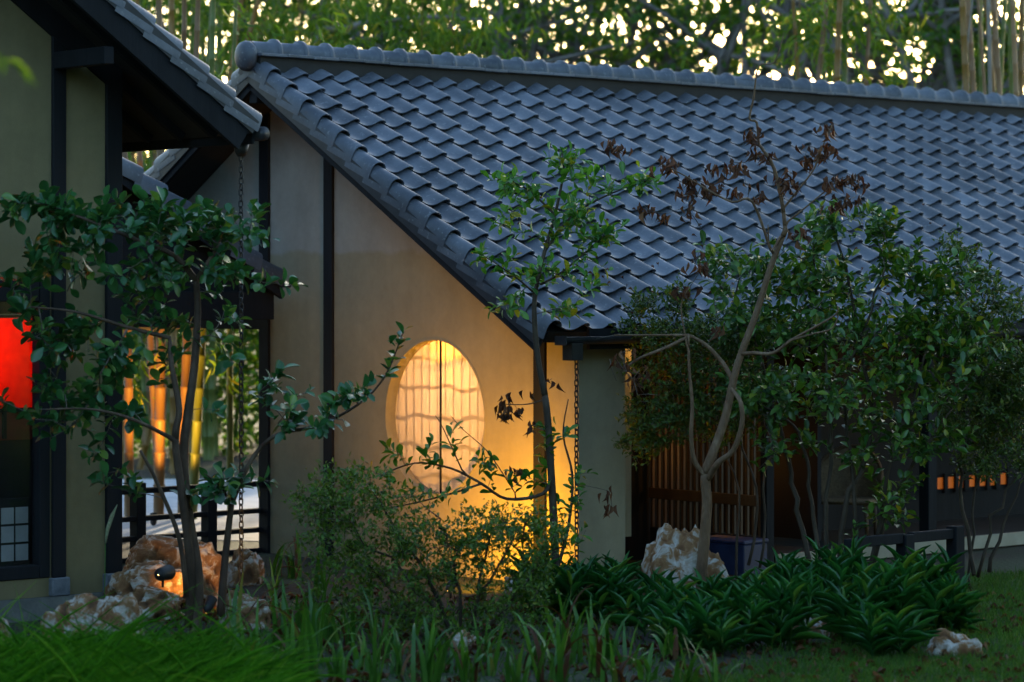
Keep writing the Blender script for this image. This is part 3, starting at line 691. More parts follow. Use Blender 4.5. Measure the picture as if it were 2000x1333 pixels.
for k in range(14):
    for j in range(18):
        u = .80 - k * .30 * math.cos(PL); f2 = lslope(u); f2.translation = lc(u, .60 - .02 - j * .30 - (0 if sgn == -1 else .30), lroof(u) + .06)
        ti.append((f2.translation.copy(), (f2 @ Matrix.Rotation(-TILT, 4, 'X')).to_euler()))
joined_tiles('roof_tiles', ti, lr)
pz = lz(105, lu(140)); 
bbox_part('purlin', lc(lu(101), -.02, pz - .13), lc(lu(120), .72, pz), M['dark_wood'], lr)
# ------------------------------------------------------------------ rain chains
tor = bpy.data.meshes.new('link_mesh')
mbt = MB(); mj = 14
ringp = []
for k in range(mj):
    a = 2 * math.pi * k / mj; ringp.append(Vector((.016 * math.cos(a), 0, .016 * math.sin(a) + (.012 if math.sin(a) > 0 else -.012))))
vs = []; 
for k in range(mj):
    p = ringp[k]; t = (ringp[(k+1) % mj] - ringp[k-1]).normalized(); b_ = Vector((0, 1, 0)); a_ = t.cross(b_)
    for q in range(6):
        an = 2 * math.pi * q / 6; vs.append(p + (a_ * math.cos(an) + b_ * math.sin(an)) * .0058)
mbt.add(vs, [(k*6+q, k*6+(q+1)%6, ((k+1)%mj)*6+(q+1)%6, ((k+1)%mj)*6+q) for k in range(mj) for q in range(6)])
link_me = mbt.mesh('link', M['iron'], True)
def chain(base, ztop, label, cup=True):
    e = empty('rain_chain', base); tag(e, label, 'chain')
    z = .03; k = 0
    while z < ztop - base.z:
        link('link', link_me, e, (random.uniform(-.002, .002), 0, z), (0, random.uniform(-.04, .04), R(90) * (k % 2) + R(35) + random.uniform(-.15, .15))); z += .0445; k += 1
    if cup: MB().tube([(0, 0, ztop - base.z + .10), (0, 0, ztop - base.z + .03), (0, 0, ztop - base.z)], [.065, .05, .03], 14).build('funnel', M['iron'], e, True)
    return e
b1 = HMAT @ lc(wu(1126, vg), vg, 0); chain(Vector((b1.x, b1.y, 0)), zg - .19, 'black rain chain hanging from the gutter outlet right of the round window', False)
b2 = LM @ lc(.83, lu(0) * 0 + .55, 0); chain(Vector((P(471, 0, b2.y).x, b2.y, 0)), lz(306, .83, .55), 'black rain chain with funnel hanging from the left house eave')

# ------------------------------------------------------------------ link roof between the houses
uL = -.20; vL = wv(552, uL)
lk = empty('gate_roof', HMAT @ lc(uL, vL, 0), ANG); tag(lk, 'small dark tiled gate roof between the two houses', 'roof')
PK = R(30); zk = 2.54
def kroof(s): return zk + .05 + s * math.tan(PK)              # s metres back from the eave along -u
for k in range(9):
    s_ = -.04 + k * .30 * math.cos(PK)
    m = Matrix((Vector((0, sgn, 0)), Vector((-math.cos(PK), 0, math.sin(PK))), Vector((0, sgn, 0)).cross(Vector((-math.cos(PK), 0, math.sin(PK)))))).transposed().to_4x4()
    m.translation = Vector((-s_, .14, kroof(s_) + .07))
    o = bpy.data.objects.new('verge_tile', verge_me if sgn == 1 else verge_back); COL.objects.link(o); o.parent = lk; o.matrix_basis = m @ Matrix.Rotation(-TILT, 4, 'X')
def kbox(s0, s1, y0, y1, dz0, dz1, name, mat):
    vs = [(-s, y, kroof(s) + d) for d in (dz0, dz1) for s, y in ((s0, y0), (s1, y0), (s1, y1), (s0, y1))]
    return MB().add(vs, [(0,3,2,1),(4,5,6,7),(0,1,5,4),(1,2,6,5),(2,3,7,6),(3,0,4,7)]).build(name, mat, lk)
kbox(0, 2.6, .06, 3.2, -.05, .02, 'roof_deck', M['soffit'])
kbox(.0, 2.6, .0, .045, -.20, .0, 'barge_board', M['dark_wood'])
bbox_part('gutter', (-.02, -.06, zk - .045), (.06, 3.2, zk + .005), M['gutter'], lk)
bbox_part('beam', (-2.6, .10, 2.20), (-.02, .22, 2.46), M['dark_wood'], lk)
gi = MB(); gi.add([(-.05, .16, 2.46), (-2.6, .16, 2.46), (-2.6, .16, kroof(2.6) - .06), (-.05, .16, kroof(.05) - .06), (-.05, .2, 2.46), (-2.6, .2, 2.46), (-2.6, .2, kroof(2.6) - .06), (-.05, .2, kroof(.05) - .06)], [(0,1,2,3),(7,6,5,4),(0,4,5,1),(3,2,6,7),(0,3,7,4)])
gi.build('gable_infill', M['dark_wood'], lk)

# ------------------------------------------------------------------ railing, path beyond
f0 = HMAT @ lc(UW + .05, wv(512, UW), 0)
fe = empty('slat_fence', (f0.x, f0.y, 0), ANG); tag(fe, 'low black fence with open horizontal rails between the houses', 'fence')
for k, zz in enumerate((.62, .37, .19, .0)):
    bbox_part('rail', (-2.3, -.04, zz), (-.002, .04, zz + (.05 if k < 1 else .045)), M['dark_wood'], fe)
for s_ in (.66, 1.45, 2.3): bbox_part('post', (-s_ - .05, -.065, -.05), (-s_ + .05, .065, .72 if s_ > 1 else .60), M['dark_wood'], fe)
pa = MB(); pp = [(-60, 27.6), (400, 27.4), (640, 27.0), (640, 36), (-60, 36)]
pa.add([(P(a, 0, d).x, d, .006) for a, d in pp] + [(P(a, 0, d).x, d, -.05) for a, d in pp], [(0,1,2,3,4), (0,5,6,1), (1,6,7,2), (2,7,8,3), (3,8,9,4), (4,9,5,0)])
tag(pa.build('path', M['path']), kind='structure')
# VEGETATION
ORD = ['first','second','third','fourth','fifth','sixth','seventh','eighth','ninth','tenth','eleventh','twelfth','thirteenth','fourteenth','fifteenth','sixteenth','seventeenth','eighteenth','nineteenth','twentieth']
ORD += ['twenty-' + o for o in ORD[:9]] + ['thirtieth'] + ['thirty-' + o for o in ORD[:9]] + ['fortieth']
def nrm(a): return a / np.maximum(np.linalg.norm(a, axis=-1, keepdims=True), 1e-9)
def leaf_mesh(name, pos, d, n, ln, wd, tpl, mat, cols=None):
    """all leaves of one plant as one mesh; tpl = (verts(x side,y along,z normal), faces)"""
    tv, tf = tpl; pos = np.asarray(pos, float); N = len(pos)
    d = nrm(np.asarray(d, float)); n = np.asarray(n, float); n = nrm(n - d * (n * d).sum(1, keepdims=True)); sd_ = np.cross(d, n)
    tv = np.asarray(tv, float); K = len(tv)
    ln = np.broadcast_to(np.asarray(ln, float), (N,)); wd = np.broadcast_to(np.asarray(wd, float), (N,))
    vs = pos[:, None] + sd_[:, None] * (tv[None, :, 0:1] * wd[:, None, None]) + d[:, None] * (tv[None, :, 1:2] * ln[:, None, None]) + n[:, None] * (tv[None, :, 2:3] * ln[:, None, None])
    tf = np.asarray(tf, int); Q = tf.shape[1]
    fs = (tf[None] + (np.arange(N) * K)[:, None, None]).reshape(-1, Q)
    me = bpy.data.meshes.new(name); me.vertices.add(N * K); me.vertices.foreach_set('co', vs.reshape(-1))
    me.loops.add(fs.size); me.loops.foreach_set('vertex_index', fs.reshape(-1).astype(np.int32))
    me.polygons.add(len(fs)); me.polygons.foreach_set('loop_start', np.arange(0, fs.size, Q).astype(np.int32)); me.polygons.foreach_set('loop_total', np.full(len(fs), Q, np.int32))
    me.polygons.foreach_set('use_smooth', np.ones(len(fs), bool)); me.update(calc_edges=True)
    rn = RNG.random(N) if cols is None else np.asarray(cols, float)
    at = me.attributes.new('rnd', 'FLOAT', 'FACE'); at.data.foreach_set('value', np.repeat(rn, len(tf)))
    me.materials.append(mat); return me
def tpl_leaf(prof, fold=.12, curl=.12):
    """prof: half widths along the leaf; folded on the midrib, tip curling down"""
    m = len(prof); vs = []
    for i, w_ in enumerate(prof):
        y = i / (m - 1); zc = -curl * y * y
        vs += [(-w_, y, zc + fold * w_), (0, y, zc), (w_, y, zc + fold * w_)]
    fs = []
    for i in range(m - 1): fs += [(3*i, 3*i+1, 3*i+4, 3*i+3), (3*i+1, 3*i+2, 3*i+5, 3*i+4)]
    return vs, fs
T_OBO = tpl_leaf([.04, .22, .42, .50, .43, .14], .25, .14)
T_OBO2 = tpl_leaf([.04, .20, .42, .50, .44, .14], .45, -.10)
T_OBO3 = tpl_leaf([.04, .24, .46, .50, .38, .10], .15, .34)
T_DRY = tpl_leaf([.06, .34, .50, .40, .16, .03], .8, .45)
T_SM = tpl_leaf([.05, .5, .05], .3, .1)
T_LAN = tpl_leaf([.12, .46, .50, .34, .03], .35, .22)
T_BAM = tpl_leaf([.06, .5, .36, .02], .3, .35)
T_FAR = tpl_leaf([.06, .5, .42, .05], .3, .2)
T_BLADE = tpl_leaf([.5, .45, .36, .24, .04], .25, 0)

def fillcloud(blobs, count, rng=RNG):
    """attractor points in ellipsoids given as (px,py,D,rx px,ry px,rz m,weight)"""
    wts = np.array([b[6] for b in blobs], float); wts /= wts.sum(); out = []
    for b, k in zip(blobs, np.maximum(1, np.round(wts * count)).astype(int)):
        q = rng.normal(size=(k, 3)); q = nrm(q) * (rng.random((k, 1)) ** .42)
        c = P(b[0], b[1], b[2]); s_ = b[2] / F
        out.append(np.array(c) + q * np.array([b[3] * s_, b[5], b[4] * s_]))
    return np.concatenate(out)
class Tree:
    def __init__(s): s.p = []; s.par = []; s.rs = []; s.sk = []
    def limb(s, pts, r0, r1, parent=None, sub=4, wob=.0):
        """hand placed limb; pts world Vectors; returns node ids"""
        ids = []; pts = [Vector(p) for p in pts]; m = len(pts)
        if parent is None and s.p:
            parent = int(np.argmin([(Vector(q) - pts[0]).length for q in s.p]))
        seq = []
        for i in range(m - 1):
            p0 = pts[max(i-1, 0)]; p1 = pts[i]; p2 = pts[i+1]; p3 = pts[min(i+2, m-1)]
            for j in range(sub):
                t = j / sub
                seq.append(.5 * ((2*p1) + (p2-p0)*t + (2*p0-5*p1+4*p2-p3)*t*t + (3*p1-p0-3*p2+p3)*t**3))
        seq.append(pts[-1])
        for i, q in enumerate(seq):
            if parent is not None and i == 0 and s.p: continue
            if wob and i: q = q + Vector((random.gauss(0, wob), random.gauss(0, wob), random.gauss(0, wob)))
            s.p.append(q); s.par.append(parent if parent is not None else -1); s.rs.append(r0 + (r1 - r0) * i / (len(seq) - 1)); s.sk.append(True)
            parent = len(s.p) - 1; ids.append(parent)
        return ids
    def grow(s, att, seg=.09, wob=.25, up=.12, maxlen=9):
        """connect every attractor to the growing tree; returns tip ids"""
        A = np.asarray(att); base = np.array([tuple(q) for q in s.p])
        dist = np.min(np.linalg.norm(A[:, None] - base[None], axis=2), axis=1)
        buf = np.zeros((len(base) + len(A) * 14, 3)); n = len(base); buf[:n] = base; tips = []
        dep = np.zeros(len(buf))
        for i in np.argsort(dist):
            a = A[i]; dv = a - buf[:n]; L_ = np.linalg.norm(dv, axis=1)
            cost = L_ - up * dv[:, 2] + .12 * dep[:n]
            j = int(np.argmin(cost)); L0 = L_[j]
            if L0 > maxlen: continue
            k = min(12, max(1, int(L0 / seg))); a0 = buf[j].copy(); par = j
            sag = np.array([random.gauss(0, wob), random.gauss(0, wob), random.gauss(0, wob) + .10]) * L0 * .5
            for t in range(1, k + 1):
                f_ = t / k; q = a0 + (a - a0) * f_ + sag * f_ * (1 - f_)
                buf[n] = q; dep[n] = dep[par] + L0 / k; s.p.append(Vector(q)); s.par.append(par); s.rs.append(0); s.sk.append(False); par = n; n += 1
            tips.append(par)
        return tips
    def radii(s, tip=.003, e=2.3):
        N = len(s.p); acc = [0.0] * N; ch = [0] * N
        for i in range(N - 1, -1, -1):
            if ch[i] == 0: acc[i] = tip ** e
            if s.par[i] >= 0: acc[s.par[i]] += acc[i]; ch[s.par[i]] += 1
        s.r = [max(s.rs[i], 0) if s.sk[i] else acc[i] ** (1 / e) for i in range(N)]
        for i in range(N):
            q = s.par[i]
            if q >= 0 and not s.sk[i]: s.r[i] = min(s.r[i], s.r[q] * .96 if s.r[q] > .004 else s.r[q])
    def tubes(s, skeleton, org):
        """one mesh of the limbs (skeleton True) or of the twigs"""
        N = len(s.p); used = [False] * N; mb = MB(); order = range(N - 1, -1, -1)
        haskid = set(s.par[i] for i in range(N) if s.sk[i] == skeleton)
        for i in order:
            if s.sk[i] != skeleton or used[i] or i in haskid: continue
            path = [i]; used[i] = True; q = s.par[i]
            while q >= 0:
                path.append(q)
                if used[q] or s.sk[q] != skeleton: break
                used[q] = True; q = s.par[q]
            if len(path) < 2: continue
            path = path[::-1]; r = [s.r[k] for k in path]
            if (s.sk[path[0]] != skeleton) or True: r[0] = min(r[0], r[1] * 1.25)
            mx = max(r); mb.tube([s.p[k] - org for k in path], r, 10 if mx > .03 else 7 if mx > .012 else 4 if mx > .004 else 3, True)
        return mb
    def dirs(s, ids):
        out = []
        for i in ids:
            q = s.par[i]; q2 = s.par[q] if q >= 0 else q
            out.append(tuple((s.p[i] - s.p[q2 if q2 >= 0 else q]).normalized()))
        return np.array(out)
def whorls(tips, dirs, per, spread, rng=RNG, back=.12, up=.35, lat=.9):
    """leaf frames round each twig tip: position, direction, normal"""
    pos = []; d = []; n = []
    for p, t in zip(tips, dirs):
        t = nrm(t + np.array([0, 0, .15])); a = np.cross(t, [.2, .1, 1.0]); a = nrm(a); b = np.cross(t, a); ph = rng.random() * 6.28
        k = max(1, int(rng.normal(per, per * .25)))
        for i in range(k):
            f_ = i / max(1, k - 1) if k > 1 else 1; an = ph + i * 2.4 + rng.normal() * .25
            rad = a * math.cos(an) + b * math.sin(an)
            dd = nrm(t * (1 - lat + .75 * f_) + rad * lat + np.array([0, 0, up * rng.random()]))
            pos.append(p - t * back * (1 - f_) + rng.normal(size=3) * spread); d.append(dd)
            n.append(nrm(np.array([0, 0, 1.0]) + .7 * t + rng.normal(size=3) * .35))
    return np.array(pos), np.array(d), np.array(n)
def plant_leaves(root, org, pos, d, n, ln, wd, tpls, mat, single, leaf_name='leaf', rest_name='foliage'):
    """the `single` leaves nearest the camera (in view) as own objects, the rest as one part"""
    N = len(pos); ln = np.broadcast_to(np.asarray(ln, float), (N,)); wd = np.broadcast_to(np.asarray(wd, float), (N,))
    if single:
        D = nrm(d); Nn = nrm(n - D * (n * D).sum(1, keepdims=True))
        vis = np.abs(Nn[:, 1]) * ln * wd + np.where((np.abs(pos[:, 0] / pos[:, 1]) * F < 1000), 1, 0) - .004 * pos[:, 1]
        order = np.argsort(-vis); one = order[:single]; rest_ = order[single:]
        mes = [leaf_mesh(leaf_name, [(0,0,0)], [(0,1,0)], [(0,0,1)], 1, 1, t, mat, [0]) for t in tpls]
        for i in one:
            y = Vector(D[i]); z = Vector(Nn[i]); x = y.cross(z)
            o = bpy.data.objects.new(leaf_name, mes[i % len(mes)]); COL.objects.link(o); o.parent = root
            m = Matrix((x * wd[i], y * ln[i], z * ln[i])).transposed().to_4x4(); m.translation = Vector(pos[i]) - org; o.matrix_basis = m
    else: rest_ = np.arange(N)
    if len(rest_):
        k = len(tpls)
        if k == 1 or True:
            me = leaf_mesh(rest_name, pos[rest_] - np.array(org), d[rest_], n[rest_], ln[rest_], wd[rest_], tpls[0], mat)
            tag(link(rest_name, me, root), kind='stuff')
def base_of(px, py): D = DG(py); return P(px, py, D)

# ---------------- tree in front of the left house
oA = base_of(378, 1238); DA = oA.y
tA = empty('glossy_leaf_tree', (oA.x, oA.y, 0)); tag(tA, 'multi-stemmed glossy dark-leaved tree in front of the left house', 'tree')
oA = Vector((oA.x, oA.y, 0)); t = Tree()
def L_(*a): return [P(x, y, d) for x, y, d in a]
t.limb(L_((380, 1250, DA), (386, 1130, DA), (368, 1010, DA), (358, 900, DA), (368, 800, DA), (380, 715, DA), (386, 610, DA), (383, 548, DA)), .046, .022)
t.limb(L_((368, 1250, DA), (372, 1110, DA - .05), (356, 970, DA - .1), (342, 860, DA - .1), (350, 800, DA - .1), (336, 720, DA - .1), (331, 660, DA - .05)), .038, .016, -1)
t.limb(L_((430, 1225, DA + .15), (438, 1110, DA + .15), (452, 985, DA + .2)), .034, .022, -1)
t.limb(L_((366, 1190, DA - .12), (352, 1060, DA - .2), (310, 950, DA - .3), (274, 880, DA - .35)), .022, .010, -1)
t.limb(L_((383, 548, DA), (340, 500, DA - .1), (270, 470, DA - .15), (170, 430, DA - .2), (90, 400, DA - .2)), .026, .006)
t.limb(L_((383, 548, DA), (420, 490, DA), (440, 440, DA + .1)), .02, .006)
t.limb(L_((331, 660, DA - .05), (250, 640, DA - .2), (150, 610, DA - .3), (60, 600, DA - .3)), .018, .006)
t.limb(L_((342, 860, DA - .1), (260, 820, DA - .3), (180, 800, DA - .4), (90, 800, DA - .5)), .016, .005)
t.limb(L_((452, 985, DA + .2), (490, 900, DA + .2), (540, 850, DA + .25), (620, 832, DA + .3), (700, 790, DA + .3), (752, 735, DA + .3), (785, 655, DA + .3)), .02, .004)
t.limb(L_((452, 985, DA + .2), (430, 950, DA), (400, 925, DA - .1)), .012, .004)
blobs = [(80, 400, DA, 80, 45, .35, 2.0), (190, 430, DA, 130, 60, .5, 3.2), (330, 440, DA, 130, 65, .5, 3.2), (450, 440, DA, 90, 60, .4, 1.8), (150, 520, DA, 170, 60, .5, 2.8), (330, 545, DA, 150, 50, .5, 2.0),
         (470, 540, DA, 80, 40, .3, .7), (60, 640, DA, 80, 70, .4, 1.2), (180, 660, DA, 110, 80, .4, 2.0), (300, 640, DA, 90, 90, .4, 1.6), (100, 770, DA, 130, 80, .4, 2.0), (240, 770, DA, 90, 80, .4, 1.4),
         (150, 850, DA, 100, 50, .3, .6), (430, 700, DA, 60, 110, .3, .5), (560, 770, DA, 60, 45, .25, .9), (610, 830, DA, 70, 35, .25, .9), (690, 780, DA, 50, 35, .2, .7), (440, 930, DA, 110, 45, .3, 1.2), (240, 940, DA, 70, 35, .3, .5), (560, 560, DA, 25, 25, .1, .12), (480, 610, DA, 50, 50, .2, .3)]
tips = t.grow(fillcloud(blobs, 320), .07); tips += t.grow(np.array([P(772, 672, DA + .3), P(790, 648, DA + .3), P(760, 712, DA + .3)]), .05)
t.radii(.0028); t.tubes(True, oA).build('trunk', M['bark'], tA, True); t.tubes(False, oA).build('twigs', M['twig'], tA, True)['kind'] = 'stuff'
pos, d, n = whorls(np.array([tuple(t.p[i]) for i in tips]), t.dirs(tips), 7.5, .012)
ln = RNG.normal(.096, .024, len(pos)).clip(.055, .135)
plant_leaves(tA, oA, pos, d, n, ln, ln * .58, [T_OBO, T_OBO2, T_OBO3], M['leafA'], 300)

# ---------------- slender tree in front of the gable corner
DC = 21.7; oC = P(1088, 561 + HC / DC * F, DC); oC = Vector((oC.x, oC.y, 0))
tC = empty('slender_tree', oC); tag(tC, 'slender single-trunk tree with green leaves crossing the roof corner', 'tree'); t = Tree()
t.limb([oC + Vector((0, 0, -.05))] + L_((1084, 1080, DC), (1078, 950, DC), (1068, 800, DC), (1052, 710, DC), (1044, 630, DC), (1046, 570, DC), (1064, 490, DC), (1084, 420, DC), (1100, 340, DC), (1098, 300, DC)), .036, .007)
t.limb(L_((1046, 575, DC), (1005, 540, DC - .1), (945, 500, DC - .15)), .010, .004)
t.limb(L_((1064, 490, DC), (1120, 420, DC), (1190, 380, DC), (1260, 355, DC)), .012, .004)
t.limb(L_((1084, 420, DC), (1030, 370, DC), (980, 350, DC)), .010, .004)
t.limb(L_((1048, 560, DC), (1100, 530, DC - .1), (1180, 460, DC - .1)), .012, .004)
t.limb(L_((1076, 930, DC), (1060, 965, DC - .1), (990, 975, DC - .2), (940, 945, DC - .25), (880, 915, DC - .3), (810, 905, DC - .3), (740, 930, DC - .3)), .016, .005)
t.limb(L_((940, 945, DC - .25), (880, 965, DC - .35), (800, 985, DC - .4), (720, 1000, DC - .4)), .009, .004)
t.limb(L_((1010, 970, DC - .2), (985, 930, DC - .2), (950, 880, DC - .2), (905, 840, DC - .25), (880, 812, DC - .25)), .007, .003)
t.limb(L_((905, 925, DC - .3), (885, 880, DC - .3), (862, 830, DC - .3), (850, 812, DC - .3)), .006, .003)
t.limb(L_((1086, 1120, DC), (1110, 1030, DC), (1118, 930, DC), (1100, 850, DC), (1110, 780, DC)), .016, .004)
t.limb(L_((1066, 780, DC), (1030, 790, DC), (985, 790, DC)), .006, .003)
blobs = [(1100, 310, DC, 45, 28, .25, 1.1), (1010, 360, DC, 65, 35, .3, 1.2), (1170, 350, DC, 80, 35, .3, 1.4), (1250, 350, DC, 45, 35, .2, .8), (1090, 400, DC, 110, 40, .35, 1.4), (1000, 430, DC, 55, 30, .25, .6), (1120, 440, DC, 80, 40, .3, 1.2), (1190, 450, DC, 50, 40, .25, .7),
         (955, 505, DC, 40, 25, .2, .6), (1050, 530, DC, 90, 35, .3, 1.2), (1150, 530, DC, 60, 45, .25, 1.0), (990, 595, DC, 40, 25, .2, .6), (1110, 600, DC, 50, 40, .25, .7),
         (1100, 840, DC, 50, 45, .2, .5), (1110, 930, DC, 45, 60, .2, .6), (970, 905, DC - .2, 60, 45, .15, .6), (870, 850, DC - .3, 40, 40, .12, .45), (800, 900, DC - .3, 60, 35, .2, .5), (700, 940, DC - .4, 60, 30, .2, .45), (860, 960, DC - .3, 80, 30, .2, .4), (1040, 940, DC, 50, 40, .2, .4), (1115, 1040, DC, 30, 60, .15, .3)]
tips = t.grow(fillcloud(blobs, 190), .06); t.radii(.0024)
dr = t.grow(np.array([P(985 + random.gauss(0, 12), 790 + random.gauss(0, 10), DC) for _ in range(5)] + [P(1010, 800, DC), P(1035, 765, DC), P(1040, 830, DC), P(1078, 740, DC), P(1012, 920, DC), P(1000, 915, DC), P(1195, 290, DC), P(1185, 275, DC), P(1215, 290, DC), P(1190, 960, DC + .2), P(1195, 990, DC + .2)]), .05); t.radii(.0024)
t.tubes(True, oC).build('trunk', M['bark_grey'], tC, True); t.tubes(False, oC).build('twigs', M['twig'], tC, True)['kind'] = 'stuff'
pos, d, n = whorls(np.array([tuple(t.p[i]) for i in tips]), t.dirs(tips), 6.2, .010)
ln = RNG.normal(.088, .016, len(pos)).clip(.05, .12)
plant_leaves(tC, oC, pos, d, n, ln, ln * .48, [T_OBO, T_OBO2, T_OBO3], M['leafC'], 300)
def dry_leaves(root, org, tips, per, name='dry_leaf', single=0):
    pos = []; d = []; n = []
    for p in tips:
        for _ in range(max(2, int(RNG.normal(per, 1.5)))):
            pos.append(np.array(p) + RNG.normal(size=3) * np.array([.035, .035, .02])); d.append(nrm(np.array([0, 0, -1.0]) + RNG.normal(size=3) * .28)); n.append(RNG.normal(size=3))
    ln = RNG.normal(.078, .014, len(pos)).clip(.04, .11)
    plant_leaves(root, org, np.array(pos), np.array(d), np.array(n), ln, ln * .26, [T_DRY], M['dry'], single, name, 'dry_foliage')
dry_leaves(tC, oC, [t.p[i] for i in dr], 6, single=60)

# ---------------- pale forked tree with dead leaves
DD = 21.5; oD = P(1372, 561 + HC / DD * F, DD); oD = Vector((oD.x, oD.y, 0))
tD = empty('forked_tree', oD); tag(tD, 'pale smooth-barked forked tree with shrivelled brown leaves', 'tree'); t = Tree()
t.limb([oD + Vector((0, 0, -.05))] + L_((1370, 1130, DD), (1377, 1040, DD), (1381, 980, DD), (1378, 925, DD), (1398, 870, DD), (1418, 810, DD), (1432, 745, DD), (1448, 690, DD), (1478, 610, DD), (1506, 520, DD), (1534, 450, DD)), .047, .022)
t.limb(L_((1534, 450, DD), (1528, 400, DD), (1512, 330, DD), (1488, 290, DD), (1482, 280, DD), (1478, 240, DD), (1464, 232, DD), (1472, 190, DD), (1482, 130, DD), (1512, 122, DD), (1530, 70, DD)), .017, .004)
t.limb(L_((1378, 930, DD), (1356, 900, DD - .05), (1350, 850, DD - .1), (1352, 790, DD - .1), (1346, 720, DD - .1), (1345, 655, DD - .1)), .022, .010)
t.limb(L_((1384, 935, DD), (1402, 905, DD - .1), (1432, 880, DD - .15), (1449, 830, DD - .2), (1446, 785, DD - .2), (1428, 760, DD - .1)), .027, .015)
t.limb(L_((1432, 745, DD), (1412, 710, DD + .05), (1380, 675, DD + .05), (1345, 655, DD + .05)), .022, .012)
t.limb(L_((1345, 658, DD + .05), (1300, 680, DD), (1250, 700, DD), (1218, 722, DD)), .016, .009)
t.limb(L_((1345, 655, DD + .05), (1290, 655, DD), (1200, 655, DD - .05)), .012, .005)
t.limb(L_((1446, 692, DD), (1470, 690, DD - .1), (1510, 690, DD - .15), (1545, 665, DD - .2), (1590, 640, DD - .2), (1632, 615, DD - .2), (1636, 598, DD - .2)), .017, .006)
t.limb(L_((1545, 665, DD - .2), (1590, 652, DD - .25), (1625, 642, DD - .25), (1638, 615, DD - .25)), .009, .005)
t.limb(L_((1510, 505, DD), (1470, 395, DD - .1), (1430, 395, DD - .1), (1380, 370, DD - .1), (1340, 345, DD - .1), (1290, 320, DD - .1)), .012, .004)
t.limb(L_((1520, 420, DD), (1560, 370, DD), (1590, 330, DD), (1605, 290, DD), (1625, 245, DD)), .010, .004)
t.limb(L_((1530, 440, DD), (1580, 400, DD), (1640, 350, DD)), .009, .004)
t.limb(L_((1528, 455, DD), (1505, 490, DD - .1), (1500, 440, DD - .15)), .010, .004)
t.limb(L_((1345, 690, DD - .1), (1330, 600, DD - .1), (1348, 560, DD - .1)), .008, .004)
cl = [(1470, 262, 12, 18, 4), (1482, 300, 18, 18, 4), (1300, 325, 25, 18, 5), (1345, 362, 22, 22, 7), (1350, 390, 15, 18, 4), (1405, 330, 22, 18, 5), (1450, 330, 22, 18, 5), (1530, 345, 22, 25, 4), (1590, 312, 22, 18, 6), (1605, 285, 10, 14, 3), (1620, 245, 10, 14, 4), (1640, 345, 22, 20, 7), (1670, 352, 14, 10, 3), (1645, 395, 18, 22, 5), (1300, 412, 8, 10, 2), (1265, 405, 10, 8, 2), (1535, 360, 10, 14, 2), (1400, 370, 25, 18, 5), (1460, 370, 25, 15, 4), (1560, 450, 14, 18, 2), (1370, 510, 20, 25, 3), (1330, 560, 20, 20, 3), (1215, 690, 20, 20, 3), (1250, 730, 14, 25, 3), (1395, 640, 20, 14, 2)]
ap_ = []
for x, y, sx, sy, k in cl:
    for _ in range(k): ap_.append(P(x + random.gauss(0, sx * .6), y + random.gauss(0, sy * .6), DD + random.gauss(0, .08)))
tips = t.grow(np.array([tuple(a) for a in ap_]), .06); bare = t.grow(fillcloud([(1500, 130, DD, 60, 60, .2, 1), (1420, 120, DD, 60, 40, .2, .5), (1250, 750, DD, 70, 60, .3, 1), (1200, 690, DD, 60, 40, .3, 1), (1330, 480, DD, 60, 60, .3, .8), (1440, 560, DD, 60, 60, .3, 1)], 26), .06)
t.radii(.0024); t.tubes(True, oD).build('trunk', M['bark_pale'], tD, True); t.tubes(False, oD).build('twigs', M['twig'], tD, True)['kind'] = 'stuff'
dry_leaves(tD, oD, [t.p[i] for i in tips], 5, single=300)

# ---------------- large evergreen shrub on the right
DE = 22.3; oE = P(1625, 561 + HC / DE * F, DE); oE = Vector((oE.x, oE.y, 0))
tE = empty('evergreen_shrub', oE); tag(tE, 'large many-stemmed evergreen shrub in front of the porch', 'shrub'); t = Tree()
first = True
for st in (((1605, 1150), (1590, 1010), (1575, 900), (1545, 830), (1470, 780)), ((1622, 1150), (1612, 1000), (1625, 880), (1618, 760), (1600, 620), (1590, 480)), ((1660, 1150), (1670, 1010), (1662, 880), (1650, 760), (1690, 640), (1730, 520)),
           ((1592, 1140), (1560, 1000), (1540, 900), (1510, 800), (1480, 680), (1440, 590)), ((1690, 1150), (1720, 1010), (1740, 900), (1790, 760), (1820, 620)), ((1640, 1150), (1650, 1000), (1700, 860), (1690, 720), (1660, 560), (1620, 420)), ((1700, 1130), (1740, 980), (1800, 880), (1860, 800))):
    dz = random.uniform(-.25, .25); t.limb([P(x, y, DE + dz * i / 3) for i, (x, y) in enumerate(st)], random.uniform(.018, .028), .008, None if first else -1, wob=.008); first = False
blobs = [(1595, 440, DE, 60, 60, .4, 1.2), (1600, 540, DE, 100, 60, .5, 2.2), (1710, 440, DE, 50, 45, .3, 1.0), (1780, 520, DE, 70, 50, .4, 1.6), (1490, 530, DE, 110, 60, .5, 2.0), (1390, 500, DE, 45, 35, .3, .6), (1660, 640, DE, 200, 70, .6, 4.0), (1830, 610, DE, 80, 60, .5, 1.8), (1500, 640, DE, 110, 60, .5, 2.0), (1620, 760, DE, 220, 80, .7, 4.2), (1800, 730, DE, 120, 90, .6, 2.6), (1480, 760, DE, 80, 60, .5, 1.0), (1700, 860, DE, 150, 60, .5, 1.9), (1820, 860, DE, 80, 50, .4, .9), (1500, 870, DE - .1, 60, 60, .3, .45), (1760, 960, DE, 80, 60, .4, .5), (1730, 1020, DE, 80, 50, .3, .3), (1860, 560, DE, 60, 60, .4, 1.0), (1900, 680, DE, 70, 60, .4, 1.0), (1440, 610, DE, 80, 50, .4, .9)]
tips = t.grow(fillcloud(blobs, 820), .09); t.radii(.0026)
t.tubes(True, oE).build('trunk', M['bark_grey'], tE, True); t.tubes(False, oE).build('twigs', M['twig'], tE, True)['kind'] = 'stuff'
